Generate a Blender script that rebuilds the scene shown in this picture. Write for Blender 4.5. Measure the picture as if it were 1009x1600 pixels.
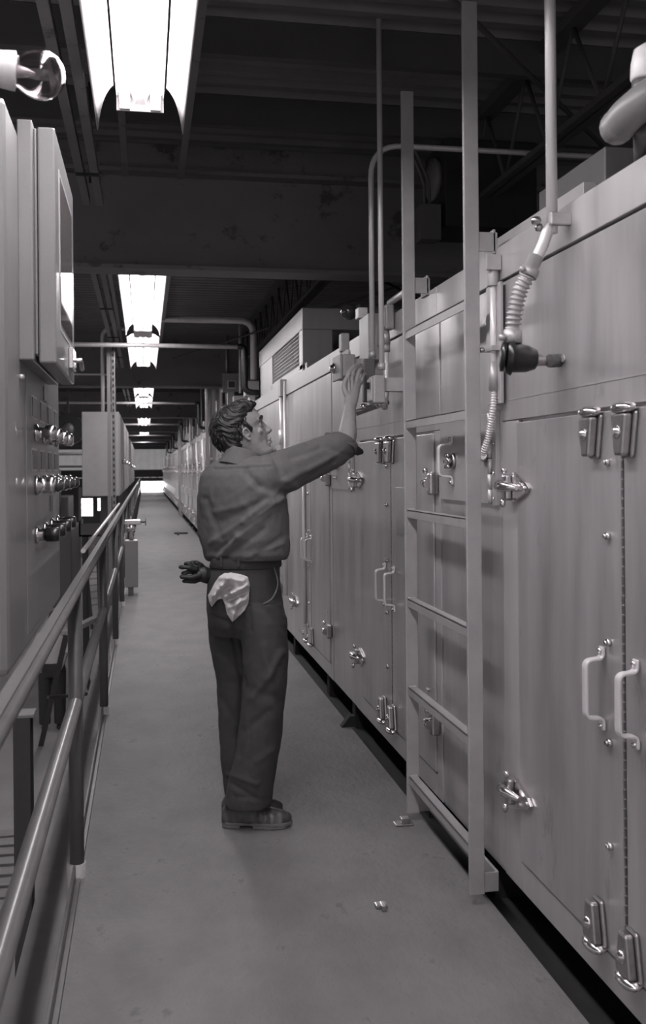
import bpy, bmesh, math, random
from mathutils import Vector, Matrix, noise
random.seed(7)
for o in list(bpy.data.objects): bpy.data.objects.remove(o)
SC = bpy.context.scene
COL = SC.collection
PI = math.pi

# ------------------------------------------------------------------ camera, world, exposure
EYE = 1.45
F = 1500.0
PSI = math.atan(279 / 1500.0)
ROLL = math.radians(.5)
U0 = 505.0
V0 = 735 - math.tan(ROLL) * 279
cam_d = bpy.data.cameras.new('camera')
cam = bpy.data.objects.new('camera', cam_d)
COL.objects.link(cam)
cam_d.sensor_width = 36
cam_d.lens = F / 1600 * 36
cam_d.shift_x = (U0 - 504.5) / -1600
cam_d.shift_y = -(800 - V0) / 1600
cam_d.clip_start = .05
cam_d.clip_end = 300
right = Vector((math.cos(PSI), -math.sin(PSI), 0))
fwd = Vector((math.sin(PSI), math.cos(PSI), 0))
up = Vector((0, 0, 1))
cr, sr = math.cos(ROLL), math.sin(ROLL)
R2 = right * cr - up * sr
U2 = up * cr + right * sr
m = Matrix((R2, U2, -fwd)).transposed().to_4x4()
m.translation = Vector((0, 0, EYE))
cam.matrix_world = m
SC.camera = cam
cam_d.dof.use_dof = True
cam_d.dof.focus_distance = 4.2
cam_d.dof.aperture_fstop = 5.6

world = bpy.data.worlds.new('hall_air')
SC.world = world
world.use_nodes = True
world.node_tree.nodes['Background'].inputs[0].default_value = (1, .97, .985, 1)
world.node_tree.nodes['Background'].inputs[1].default_value = .68
SC.view_settings.view_transform = 'Standard'
SC.view_settings.look = 'None'
SC.view_settings.exposure = 0.0
SC.view_settings.gamma = 1
SC.view_settings.use_curve_mapping = False
TUBE_EMIT = 15.0
AREA_W = 33.0


def ray(u, v):
    a = (u - U0) / F
    b = -(v - V0) / F
    a, b = a * cr + b * sr, -a * sr + b * cr
    return right * a + fwd + up * b


def PX(u, v, X):
    d = ray(u, v)
    t = X / d.x
    return Vector((X, d.y * t, EYE + d.z * t))


def PY(u, v, Y):
    d = ray(u, v)
    t = Y / d.y
    return Vector((d.x * t, Y, EYE + d.z * t))


def proj(p):
    r = p.x * right.x + p.y * right.y
    f = p.x * fwd.x + p.y * fwd.y
    a, b = r / f, (p.z - EYE) / f
    a, b = a * cr - b * sr, a * sr + b * cr
    return U0 + F * a, V0 - F * b


# ------------------------------------------------------------------ materials
def T(g):
    return (g, g * .955, g * .975, 1)


def mat(name, g, metal=0.0, rough=.5, var=.0, vscale=(6, 6, 6), bump=0.0, bscale=(40, 40, 40), rvar=0.0, emit=0.0,
        trans=0.0, coat=0.0, wear=None):
    m = bpy.data.materials.new(name)
    m.use_nodes = True
    nt = m.node_tree
    N = nt.nodes
    L = nt.links
    b = N['Principled BSDF']
    b.inputs['Base Color'].default_value = T(g)
    b.inputs['Metallic'].default_value = metal
    b.inputs['Roughness'].default_value = rough
    b.inputs['Transmission Weight'].default_value = trans
    b.inputs['Coat Weight'].default_value = coat
    if emit:
        b.inputs['Emission Color'].default_value = (1, .985, .99, 1)
        b.inputs['Emission Strength'].default_value = emit
    geo = N.new('ShaderNodeNewGeometry')

    def nz(scale, detail=5, ro=.6):
        mp = N.new('ShaderNodeMapping')
        mp.inputs['Scale'].default_value = scale
        L.new(geo.outputs['Position'], mp.inputs[0])
        n = N.new('ShaderNodeTexNoise')
        n.inputs['Scale'].default_value = 1
        n.inputs['Detail'].default_value = detail
        n.inputs['Roughness'].default_value = ro
        L.new(mp.outputs[0], n.inputs[0])
        return n
    if var:
        n = nz(vscale)
        r = N.new('ShaderNodeMapRange')
        r.inputs[1].default_value = .25
        r.inputs[2].default_value = .75
        r.inputs[3].default_value = 1 - var
        r.inputs[4].default_value = 1 + var
        L.new(n.outputs[0], r.inputs[0])
        mx = N.new('ShaderNodeVectorMath')
        mx.operation = 'SCALE'
        mx.inputs[0].default_value = T(g)[:3]
        L.new(r.outputs[0], mx.inputs['Scale'])
        out = mx.outputs[0]
        if wear:
            # darker scuffs with a shape of their own
            n2 = nz(wear[1], 8, .7)
            r2 = N.new('ShaderNodeMapRange')
            r2.inputs[1].default_value = wear[2]
            r2.inputs[2].default_value = wear[2] + .06
            r2.inputs[3].default_value = 1
            r2.inputs[4].default_value = wear[0]
            L.new(n2.outputs[0], r2.inputs[0])
            mx2 = N.new('ShaderNodeVectorMath')
            mx2.operation = 'SCALE'
            L.new(out, mx2.inputs[0])
            L.new(r2.outputs[0], mx2.inputs['Scale'])
            out = mx2.outputs[0]
        L.new(out, b.inputs['Base Color'])
        if rvar:
            r3 = N.new('ShaderNodeMapRange')
            r3.inputs[1].default_value = .25
            r3.inputs[2].default_value = .75
            r3.inputs[3].default_value = rough - rvar
            r3.inputs[4].default_value = rough + rvar
            L.new(n.outputs[0], r3.inputs[0])
            L.new(r3.outputs[0], b.inputs['Roughness'])
    if bump:
        n = nz(bscale)
        bp = N.new('ShaderNodeBump')
        bp.inputs['Strength'].default_value = bump
        bp.inputs['Distance'].default_value = .01
        L.new(n.outputs[0], bp.inputs['Height'])
        L.new(bp.outputs[0], b.inputs['Normal'])
    return m


M = {
    'sheet': mat('brushed_sheet_metal', .46, .55, .36, .26, (7, 7, 1.0), .06, (60, 60, 4), .07, wear=(.78, (5, 5, 2.4), .60)),
    'sheet2': mat('brushed_sheet_metal_strip', .45, .4, .44, .10, (14, 14, 1.0), .04, (60, 60, 4), .06),
    'galv': mat('galvanised_steel', .46, .45, .45, .12, (20, 20, 20), .05, (50, 50, 50)),
    'chrome': mat('chrome_plate', .72, 1, .2, .12, (60, 60, 60)),
    'dullchrome': mat('worn_chrome', .45, 1, .32, .15, (60, 60, 60)),
    'paint': mat('grey_machine_enamel', .19, .0, .42, .08, (12, 12, 4), .06, (90, 90, 90), coat=.15),
    'ladder': mat('ladder_grey_paint', .34, .1, .5, .10, (12, 12, 12), .05, (80, 80, 80)),
    'rail': mat('handrail_grey_gloss_paint', .14, .0, .3, .10, (10, 10, 10), coat=.3),
    'post': mat('post_dark_grey_paint', .075, .0, .45, .10, (10, 10, 10)),
    'box': mat('switch_box_grey_paint', .36, .1, .45, .08, (30, 30, 30), .04, (90, 90, 90)),
    'boxdark': mat('switch_box_dark_paint', .10, .0, .45, .1, (30, 30, 30)),
    'conduit': mat('zinc_conduit', .72, .25, .38, .10, (30, 30, 5)),
    'black': mat('black_bakelite', .016, 0, .3),
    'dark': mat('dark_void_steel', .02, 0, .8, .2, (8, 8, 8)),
    'floor': mat('trowelled_concrete', .17, 0, .66, .20, (4.5, 3, 2), .45, (34, 22, 20), wear=(.66, (9, 6, 3), .60)),
    'lowfloor': mat('lower_floor_concrete', .36, 0, .8, .15, (1.2, 1.2, 2), .1, (14, 14, 14)),
    'kerb': mat('kerb_steel_paint', .15, .1, .45, .12, (8, 8, 8)),
    'chan': mat('channel_beam_paint', .34, 0, .55, .1, (8, 8, 8)),
    'deck': mat('roof_deck_paint', .16, 0, .6, .2, (2, 2, 2)),
    'girder': mat('girder_paint', .17, 0, .6, .12, (3, 3, 3), .05, (20, 20, 20), wear=(.45, (3.2, 3.2, 3.2), .585)),
    'joist': mat('joist_paint', .07, 0, .6, .1, (6, 6, 6)),
    'white': mat('white_enamel_reflector', .8, 0, .35),
    'tube': mat('lit_fluorescent_tube', .9, 0, .4, emit=TUBE_EMIT),
    'ballast': mat('lamp_housing', .25, 0, .5),
    'endwall': mat('glowing_corrugated_panel', .6, 0, .6, .1, (3, 3, 3), emit=.16),  # faint glow added to the sheets to brighten the dim end wall
    'farwall': mat('far_hall_wall', .05, 0, .7, .3, (.5, .5, .5)),
    'day': mat('daylight_opening', .9, 0, .5, emit=14.0),
    'shirt': mat('work_shirt_cotton', .115, 0, .85, .10, (30, 30, 30), .25, (260, 260, 260)),
    'trouser': mat('work_trouser_twill', .044, 0, .8, .12, (18, 18, 18), .22, (300, 300, 300)),
    'skin': mat('skin', .30, 0, .5, .08, (40, 40, 40), .10, (180, 180, 180)),
    'hair': mat('dark_wavy_hair', .02, 0, .42, .4, (50, 50, 50), .3, (200, 200, 200)),
    'leather': mat('worn_boot_leather', .05, 0, .38, .45, (25, 25, 25), .15, (90, 90, 90)),
    'sole': mat('rubber_sole', .13, 0, .7, .15, (40, 40, 40)),
    'glove': mat('black_leather_glove', .012, 0, .5, .3, (40, 40, 40), .2, (150, 150, 150)),
    'cloth': mat('white_cotton_rag', .62, 0, .9, .06, (60, 60, 60), .3, (300, 300, 300)),
    'wood': mat('pale_pallet_wood', .30, 0, .75, .2, (3, 40, 40)),
    'globe': mat('dark_glass_globe', .05, 0, .08, coat=.6),
    'plate': mat('engraved_label_plate', .10, .3, .4, .35, (70, 70, 50)),
    'eye': mat('eyeball', .35, 0, .2),
    'whitepaint': mat('white_painted_fitting', .75, 0, .4, .08, (60, 60, 60)),
    'blur': mat('grey_pipe_paint', .2, 0, .4),
}
g_ = mat('clear_bulb_glass', .9, 0, .02, trans=1.0)
g_.node_tree.nodes['Principled BSDF'].inputs['IOR'].default_value = 1.45
M['glass'] = g_


# ------------------------------------------------------------------ mesh helpers
class MB:
    def __init__(s):
        s.v = []
        s.f = []
        s.sm = []
        s.marks = []

    def add(s, vs, fs, smooth=False):
        n = len(s.v)
        s.marks.append((n, len(s.f)))
        s.v += [Vector(v) for v in vs]
        for f in fs:
            s.f.append(tuple(i + n for i in f))
            s.sm.append(smooth)
        return s

    def box(s, x0, x1, y0, y1, z0, z1):
        return s.add([(x0, y0, z0), (x1, y0, z0), (x1, y1, z0), (x0, y1, z0), (x0, y0, z1), (x1, y0, z1), (x1, y1, z1), (x0, y1, z1)],
                     [(3, 2, 1, 0), (4, 5, 6, 7), (0, 1, 5, 4), (1, 2, 6, 5), (2, 3, 7, 6), (3, 0, 4, 7)])

    def prism(s, poly, d):
        """extrude a planar polygon (3d points) by vector d"""
        n = len(poly)
        poly = [Vector(p) for p in poly]
        d = Vector(d)
        nor = Vector((0, 0, 0))
        for i in range(n):
            nor += poly[i].cross(poly[(i + 1) % n])
        if nor.dot(d) < 0:
            poly = poly[::-1]
        fs = [tuple(range(n))[::-1], tuple(range(n, 2 * n))]
        for i in range(n):
            j = (i + 1) % n
            fs.append((i, j, j + n, i + n))
        return s.add(poly + [p + d for p in poly], fs)

    def loft(s, rings, smooth=True, caps=True):
        n = len(rings[0])
        vs = [p for r in rings for p in r]
        fs = []
        for k in range(len(rings) - 1):
            for i in range(n):
                j = (i + 1) % n
                fs.append((k * n + i, k * n + j, (k + 1) * n + j, (k + 1) * n + i))
        s.add(vs, fs, smooth)
        if caps:
            b = len(s.v) - len(vs)
            s.f.append(tuple(b + i for i in range(n))[::-1])
            s.sm.append(False)
            s.f.append(tuple(b + (len(rings) - 1) * n + i for i in range(n)))
            s.sm.append(False)
        return s

    def tube(s, pts, r, n=12, caps=True, rs=None):
        pts = [Vector(p) for p in pts]
        rings = []
        prev = None
        for i, p in enumerate(pts):
            if i == 0:
                t = pts[1] - p
            elif i == len(pts) - 1:
                t = p - pts[i - 1]
            else:
                t = (pts[i + 1] - p).normalized() + (p - pts[i - 1]).normalized()
            t.normalize()
            if prev is None:
                a = Vector((0, 0, 1)) if abs(t.z) < .9 else Vector((1, 0, 0))
                u = t.cross(a).normalized()
            else:
                u = (prev - t * prev.dot(t)).normalized()
            prev = u
            w = t.cross(u)
            rr = rs[i] if rs else r
            rings.append([p + (u * math.cos(2 * PI * k / n) + w * math.sin(2 * PI * k / n)) * rr for k in range(n)])
        return s.loft(rings, True, caps)

    def rod(s, a, b, r, n=10):
        return s.tube([a, b], r, n)

    def cyl(s, c, axis, r, h, n=20, r2=None):
        c = Vector(c)
        a = Vector(axis).normalized()
        return s.tube([c, c + a * h], r, n, True, [r, r if r2 is None else r2])

    def lathe(s, c, axis, prof, n=20):
        """prof: list of (distance along axis, radius)"""
        c = Vector(c)
        a = Vector(axis).normalized()
        q = Vector((0, 0, 1)) if abs(a.z) < .9 else Vector((1, 0, 0))
        u = a.cross(q).normalized()
        w = a.cross(u)
        rings = [[c + a * d + (u * math.cos(2 * PI * k / n) + w * math.sin(2 * PI * k / n)) * max(r, 1e-4) for k in range(n)] for d, r in prof]
        return s.loft(rings, True, True)

    def ball(s, c, r, n=16, sc=(1, 1, 1)):
        c = Vector(c)
        rings = []
        for i in range(1, n // 2):
            th = PI * i / (n // 2)
            rings.append([c + Vector((math.sin(th) * math.cos(2 * PI * k / n) * r * sc[0], math.sin(th) * math.sin(2 * PI * k / n) * r * sc[1], -math.cos(th) * r * sc[2])) for k in range(n)])
        return s.loft(rings, True, True)

    def bar(s, a, b, w, h, upv=(0, 0, 1)):
        """rectangular bar from a to b, width w across, height h along upv"""
        a, b = Vector(a), Vector(b)
        t = (b - a).normalized()
        u = Vector(upv)
        sd = t.cross(u).normalized()
        u = sd.cross(t).normalized()
        q = [a - sd * w / 2 - u * h / 2, a + sd * w / 2 - u * h / 2, a + sd * w / 2 + u * h / 2, a - sd * w / 2 + u * h / 2]
        return s.prism(q, b - a)

    def build(s, name, material, parent=None, bevel=0.0, org=None):
        if parent is not None:
            o0 = ORG[parent.name]
        elif org is not None:
            o0 = Vector(org)
        else:
            xs = [v.x for v in s.v]
            ys = [v.y for v in s.v]
            zs = [v.z for v in s.v]
            o0 = Vector(((min(xs) + max(xs)) / 2, (min(ys) + max(ys)) / 2, min(zs)))
        me = bpy.data.meshes.new(name)
        me.from_pydata([v - o0 for v in s.v], [], s.f)
        me.polygons.foreach_set('use_smooth', s.sm)
        me.materials.append(material)
        bm = bmesh.new()
        bm.from_mesh(me)
        bmesh.ops.recalc_face_normals(bm, faces=bm.faces)
        bm.to_mesh(me)
        bm.free()
        me.update()
        o = bpy.data.objects.new(name, me)
        COL.objects.link(o)
        if parent is not None:
            o.parent = parent
        else:
            o.location = o0
        ORG[o.name] = o0
        if bevel:
            b = o.modifiers.new('bevel', 'BEVEL')
            b.width = bevel
            b.segments = 2
            b.limit_method = 'ANGLE'
            b.angle_limit = math.radians(50)
        return o


ORG = {}


def each(mb, name, material, parent, bevel=0.0):
    """one object per primitive that was added to mb"""
    mk = mb.marks + [(len(mb.v), len(mb.f))]
    out = []
    for (v0, f0), (v1, f1) in zip(mk[:-1], mk[1:]):
        m2 = MB()
        m2.v = mb.v[v0:v1]
        m2.f = [tuple(i - v0 for i in f) for f in mb.f[f0:f1]]
        m2.sm = mb.sm[f0:f1]
        out.append(m2.build(name, material, parent, bevel))
    return out



def thing(name, loc, label, cat, group=None):
    o = bpy.data.objects.new(name, None)
    o.empty_display_size = .1
    COL.objects.link(o)
    o.location = loc
    ORG[o.name] = Vector(loc)
    return tag(o, label, cat, group)


def tag(o, label, cat, group=None, kind=None):
    o['label'] = label
    o['category'] = cat
    if group:
        o['group'] = group
    if kind:
        o['kind'] = kind
    return o


def struct(o, label=None, cat=None):
    o['kind'] = 'structure'
    if label:
        o['label'] = label
        o['category'] = cat
    return o


KIDS = {}


def copy_tree(o, parent=None):
    c = o.copy()
    COL.objects.link(c)
    if parent is not None:
        c.parent = parent
    for ch in o.children:
        copy_tree(ch, c)
    return c


def dup(root, dloc, label=None, group=None):
    bpy.context.view_layer.update()
    c = copy_tree(root)
    c.location = root.location + Vector(dloc)
    if label:
        c['label'] = label
    if group:
        c['group'] = group
    return c


def arc(c, a, b, r, t0, t1, n=8):
    """points on a circle centre c in plane (a,b)"""
    c, a, b = Vector(c), Vector(a), Vector(b)
    return [c + (a * math.cos(t0 + (t1 - t0) * i / n) + b * math.sin(t0 + (t1 - t0) * i / n)) * r for i in range(n + 1)]


def spline(pts, k=6):
    """Catmull-Rom through the points"""
    P = [Vector(p) for p in pts]
    P = [P[0] * 2 - P[1]] + P + [P[-1] * 2 - P[-2]]
    out = []
    for i in range(1, len(P) - 2):
        for j in range(k):
            t = j / k
            out.append(.5 * ((2 * P[i]) + (P[i + 1] - P[i - 1]) * t + (2 * P[i - 1] - 5 * P[i] + 4 * P[i + 1] - P[i + 2]) * t * t + (-P[i - 1] + 3 * P[i] - 3 * P[i + 1] + P[i + 2]) * t ** 3))
    out.append(P[-2])
    return out


def bent(pts, r=.08, n=6):
    """polyline with rounded corners"""
    P = [Vector(p) for p in pts]
    out = [P[0]]
    for i in range(1, len(P) - 1):
        a = (P[i - 1] - P[i])
        b = (P[i + 1] - P[i])
        rr = min(r, a.length * .48, b.length * .48)
        a.normalize()
        b.normalize()
        p0, p1 = P[i] + a * rr, P[i] + b * rr
        for k in range(n + 1):
            t = k / n
            out.append((1 - t) ** 2 * p0 + 2 * t * (1 - t) * P[i] + t * t * p1)
    out.append(P[-1])
    return out


# ------------------------------------------------------------------ setting
XW = 1.17            # face of the oven line
XC = -.22            # kerb
GIRD = [6.15 + 8.6 * k for k in range(-1, 7)]
END = 66.0

struct(MB().box(-.235, 1.125, -3.0, END, -.12, 0).build('floor', M['floor']))
struct(MB().box(-16, 7, -3.0, END, -2.6, -2.4).build('floor_lower', M['lowfloor']))
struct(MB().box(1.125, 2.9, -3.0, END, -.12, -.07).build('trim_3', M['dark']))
# corrugated roof deck, ribs running across the hall
d = MB()
y = -3.0
prof = []
while y < END:
    prof += [(y, 3.50), (y + .05, 3.50), (y + .07, 3.545), (y + .13, 3.545)]
    y += .15
vs = []
for (yy, zz) in prof:
    vs += [(-16, yy, zz), (7, yy, zz)]
d.add(vs, [(2 * i, 2 * i + 1, 2 * i + 3, 2 * i + 2) for i in range(len(prof) - 1)])
d.box(-16, 7, -3.0, END, 3.6, 3.65)
struct(d.build('ceiling', M['deck']))
# back wall with corrugated sheets over a dark beam
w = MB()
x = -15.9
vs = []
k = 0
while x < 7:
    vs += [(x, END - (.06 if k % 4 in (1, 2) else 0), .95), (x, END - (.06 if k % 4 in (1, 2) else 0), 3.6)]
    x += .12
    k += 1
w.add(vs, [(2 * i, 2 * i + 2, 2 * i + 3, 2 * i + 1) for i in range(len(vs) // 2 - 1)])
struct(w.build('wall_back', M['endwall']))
w = MB().box(-16, 7, END - .1, END + .1, 1.0, 1.5)
w.box(-16, -4.35, END, END + .1, -2.4, 1.0).box(-3.45, -3.1, END, END + .1, -2.4, 1.0).box(-2.5, -.3, END, END + .1, -2.4, 1.0).box(1.2, 7, END, END + .1, -2.4, 1.0)
w.box(-4.35, -3.45, END, END + .1, -.4, 1.0).box(-3.1, -2.5, END, END + .1, -.4, 1.0).box(-4.35, -3.45, END, END + .1, -2.4, -1.55).box(-3.1, -2.5, END, END + .1, -2.4, -1.2).box(-.3, 1.2, END, END + .1, .70, 1.0)
struct(w.build('wall_back_lower', M['farwall']))
struct(MB().box(-16.2, -16, -3, END, -2.4, -.6).box(-16.2, -16, -3, END, 3.2, 3.6).build('wall_left', M['farwall']))  # unseen wall, gap left between its strips to let world light in
struct(MB().box(7, 7.2, -3, END, -2.4, 3.6).build('wall_right', M['farwall']))
dr = MB().box(-.3, 1.2, END + .02, END + .08, 0, .70).build('door_1', M['day'])
struct(dr)
struct(MB().box(-4.35, -3.45, END + .02, END + .08, -1.55, -.4).build('window_1', M['day']))
struct(MB().box(-3.1, -2.5, END + .02, END + .08, -1.2, -.4).build('window_2', M['day']))
# steel kerb angle on the walkway edge and the channel beam that carries it
kb = MB().box(-.262, -.252, -3, END, -.14, .05).box(-.252, -.236, -3, END, .0, .006)
struct(kb.build('trim_1', M['kerb'], bevel=.002))
ch = MB().box(-.40, -.264, -3, END, -.10, -.088).box(-.276, -.264, -3, END, -.32, -.10).box(-.40, -.264, -3, END, -.332, -.32)
struct(ch.build('trim_2', M['chan']))

# roof girders
for i, gy in enumerate(GIRD):
    g = MB()
    g.box(-15.9, 6.95, gy - .11, gy + .11, 2.70, 2.725).box(-15.9, 6.95, gy - .006, gy + .006, 2.725, 3.30).box(-15.9, 6.95, gy - .11, gy + .11, 3.30, 3.325)
    g.box(-15.9, 6.95, gy - .03, gy + .03, 3.325, 3.50)
    o = g.build('roof_girder', M['girder'])
    names = ['behind the camera, over the near end of the walkway', 'nearest the camera, broad and dark above the worker',
             'second from the camera, above the third lamp', 'third from the camera, above the row of far lamps',
             'fourth from the camera, high over the far walkway', 'fifth from the camera, small over the far walkway', 'sixth from the camera, near the end wall', 'seventh from the camera, closest to the end wall']
    tag(o, 'dark painted steel roof girder ' + names[i], 'beam', 'steel girders across the roof')


# bar joists running along the hall under the deck
def joist(x, y0, y1, label, zb=2.98):
    t = thing('bar_joist', (x, y0, zb), label, 'roof joist', 'open web bar joists')
    MB().box(x - .045, x - .008, y0, y1, zb, zb + .03).box(x + .008, x + .045, y0, y1, zb, zb + .03).build('bottom_chord', M['joist'], t)
    MB().box(x - .045, x + .045, y0, y1, 3.44, 3.495).build('top_chord', M['joist'], t)
    wv = MB()
    n = max(3, int((y1 - y0) / .55))
    for k in range(n):
        a = y0 + (y1 - y0) * k / n
        b = y0 + (y1 - y0) * (k + 1) / n
        wv.rod((x, a, zb + .015), (x, (a + b) / 2, 3.45), .011, 6)
        wv.rod((x, (a + b) / 2, 3.45), (x, b, zb + .015), .011, 6)
    wv.build('web', M['joist'], t)
    return t


JX = [(-4.3, 'far left over the lower hall'), (-2.5, 'left of the lamps'), (1.46, 'just right of the lamps'), (1.93, 'above the oven roofs'), (3.7, 'far right beyond the ovens')]
BAY = ['nearest bay', 'second bay', 'third bay', 'fourth bay', 'fifth bay']
for b in range(0, 5):
    y0 = GIRD[b] + .12
    y1 = GIRD[b + 1] - .12
    for jx, jl in JX:
        if b == 0 and jx in (1.46,):
            continue
        if b > 0 and jx == 1.93:
            continue
        joist(jx, y0, y1, 'dark open web joist in the %s, %s' % (BAY[b], jl))

# cross bracing rods under the roof
for (a, b, lb) in [((0.25, 2.6, 3.30), (3.6, 5.9, 3.05), 'thin dark bracing rod sloping right under the roof beside the near lamp'),
                   ((.35, 6.5, 3.4), (3.2, 9.6, 3.0), 'thin dark bracing rod sloping right behind the near girder'),
                   ((3.4, 7.2, 3.35), (.4, 13.5, 3.0), 'thin dark bracing rod sloping left behind the second lamp'),
                   ((-2.4, 6.7, 3.0), (-.4, 9.5, 3.4), 'thin dark bracing rod over the lower hall behind the near girder')]:
    tag(MB().tube([a, b], .012, 8).build('bracing_rod', M['joist']), lb, 'rod')


# cross purlins and the rails that carry the lamps
for yy, lb in ((4.35, 'dark cross purlin under the roof deck above the near lamp'), (5.25, 'dark cross purlin under the roof deck just before the near girder')):
    tag(MB().box(-15.9, 6.9, yy, yy + .05, 3.33, 3.345).box(-15.9, 6.9, yy, yy + .012, 3.345, 3.495).build('roof_purlin', M['joist']), lb, 'purlin')
for (x, y0, y1, lb) in ((-.10, 1.0, 6.0, 'thin steel rail carrying the near lamp, left one'), (.235, 1.0, 6.0, 'thin steel rail carrying the near lamp, right one'),
                        (-.30, 6.3, 14.6, 'pale steel rail left of the second and third lamps'), (.235, 6.3, 14.6, 'pale steel rail right of the second and third lamps')):
    tag(MB().box(x - .018, x + .018, y0, y1, 3.25, 3.285).build('lamp_rail', M['blur'] if y0 > 5 else M['girder']), lb, 'rail')


# hung double channel left of the lamps
def channel_pair(x, y0, y1, z, label):
    t = thing('hanging_channel', (x, y0, z), label, 'channel')
    MB().box(x - .055, x - .016, y0, y1, z, z + .045).build('left_channel', M['girder'], t)
    MB().box(x + .016, x + .055, y0, y1, z, z + .045).build('right_channel', M['girder'], t)
    c = MB()
    y = y0 + .5
    while y < y1:
        c.box(x - .055, x + .055, y, y + .03, z - .008, z)
        y += 1.9
    each(c, 'tie_clip', M['dark'], t)
    h = MB()
    for yy in (y0 + .3, (y0 + y1) / 2, y1 - .3):
        h.rod((x, yy, z + .04), (x, yy, 3.5), .007, 8)
    each(h, 'hanger_rod', M['joist'], t)
    return t


channel_pair(-.27, .6, 5.5, 2.93, 'dark double steel channel hung beside the near lamp, above the bulb')
channel_pair(-.33, 6.5, 14.0, 2.92, 'dark double steel channel hung left of the second lamp')
channel_pair(-.33, 15.2, 22.5, 2.92, 'dark double steel channel hung left of the fourth lamp')


# ------------------------------------------------------------------ lamps
def lamp(y0, y1, label):
    t = thing('fluorescent_lamp', (-.005, (y0 + y1) / 2, 2.81), label, 'ceiling lamp', 'industrial fluorescent lamps above the walkway')
    x = -.005
    h = MB().box(x - .05, x + .05, y0 + .02, y1 - .02, 2.93, 2.99)
    h.build('ballast_housing', M['ballast'], t, bevel=.006)
    tr = MB().box(x - .09, x + .09, y0, y1, 2.905, 2.93).box(x - .09, x - .086, y0, y1, 2.893, 2.905).box(x + .086, x + .09, y0, y1, 2.893, 2.905)
    tr.box(x - .09, x + .09, y0, y0 + .006, 2.845, 2.905).box(x - .09, x + .09, y1 - .006, y1, 2.845, 2.905)
    tr.prism([(x - .035, y0, 2.905), (x + .035, y0, 2.905), (x + .02, y0, 2.87), (x - .02, y0, 2.87)], (0, y1 - y0, 0))
    tr.build('tray', M['white'], t)
    for sx in (-1, 1):
        # curved side reflector whose ends are cut in a concave sweep to a pointed tip
        nu, nv = 8, 14
        vs = []
        for i in range(nu + 1):
            s = i / nu
            xx = x + sx * (.099 + .073 * s)
            zz = 2.90 - .075 * s ** 1.7
            ext = .17 * s ** 3.6 - .12 * (1 - s)
            for j in range(nv + 1):
                vs.append((xx, (y0 - ext) + (y1 - y0 + 2 * ext) * j / nv, zz))
        fs = [(i * (nv + 1) + j, (i + 1) * (nv + 1) + j, (i + 1) * (nv + 1) + j + 1, i * (nv + 1) + j + 1) for i in range(nu) for j in range(nv)]
        mb = MB().add(vs, fs, True)
        r = mb.build('reflector', M['white'], t)
        so = r.modifiers.new('thickness', 'SOLIDIFY')
        so.thickness = .004
        tb = MB().tube([(x + sx * .058, y0 + .06, 2.865), (x + sx * .058, y1 - .06, 2.865)], .019, 12)
        tb.build('tube', M['tube'], t)
        sk = MB()
        for yy in (y0 + .03, y1 - .03):
            sk.box(x + sx * .058 - .02, x + sx * .058 + .02, yy - .012, yy + .012, 2.84, 2.905)
        each(sk, 'socket', M['whitepaint'], t, bevel=.003)
    rd = MB()
    for yy in (y0 + .4, y1 - .4):
        rd.rod((x, yy, 2.98), (x, yy, 3.5), .006, 8)
    each(rd, 'hanger_rod', M['joist'], t)
    ld = bpy.data.lights.new('tube_light', 'AREA')
    ld.shape = 'RECTANGLE'
    ld.size = .18
    ld.size_y = y1 - y0 - .1
    ld.energy = AREA_W
    ld.color = (1, .985, .99)
    lo = bpy.data.objects.new('tube_light', ld)
    COL.objects.link(lo)
    lo.parent = t
    lo.location = (0, 0, .035)
    ORG[lo.name] = ORG[t.name]
    return t


L0 = lamp(.93, 3.80, 'lit twin tube lamp nearest the camera, large and glaring at the top of the photo')
spots = [(5.98, 'lit twin tube lamp just behind the nearest girder, above the thin cross pipe'),
         (9.30, 'lit twin tube lamp third from the camera, half covered by the thin cross pipe'),
         (14.58, 'lit twin tube lamp fourth from the camera, just beyond the second girder'),
         (17.90, 'lit twin tube lamp fifth from the camera, small with pointed reflector tips'),
         (23.18, 'lit twin tube lamp sixth from the camera, small under the third girder'),
         (26.5, 'lit twin tube lamp seventh from the camera, tiny above the far walkway'),
         (31.8, 'lit twin tube lamp eighth from the camera, tiny near the vanishing point'),
         (35.12, 'lit twin tube lamp ninth from the camera, tiny near the vanishing point'),
         (40.5, 'lit twin tube lamp tenth from the camera, a sliver near the vanishing point'),
         (49.1, 'lit twin tube lamp eleventh from the camera, a sliver before the end wall'),
         (58.0, 'lit twin tube lamp closest to the end wall, tiny'),
         (-3.4, 'lit twin tube lamp behind the camera')]
for dy, lb in spots:
    dup(L0, (0, dy, 0), lb)
for k, (dx, dy) in enumerate([(-5.5, 8.0), (-5.5, 17), (-5.5, 29), (-5.5, 45)]):
    dup(L0, (dx, dy, 0), ['lit twin tube lamp over the lower hall, nearest the camera', 'lit twin tube lamp over the lower hall, second from the camera',
                          'lit twin tube lamp over the lower hall, third from the camera', 'lit twin tube lamp over the lower hall, farthest'][k])


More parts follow.
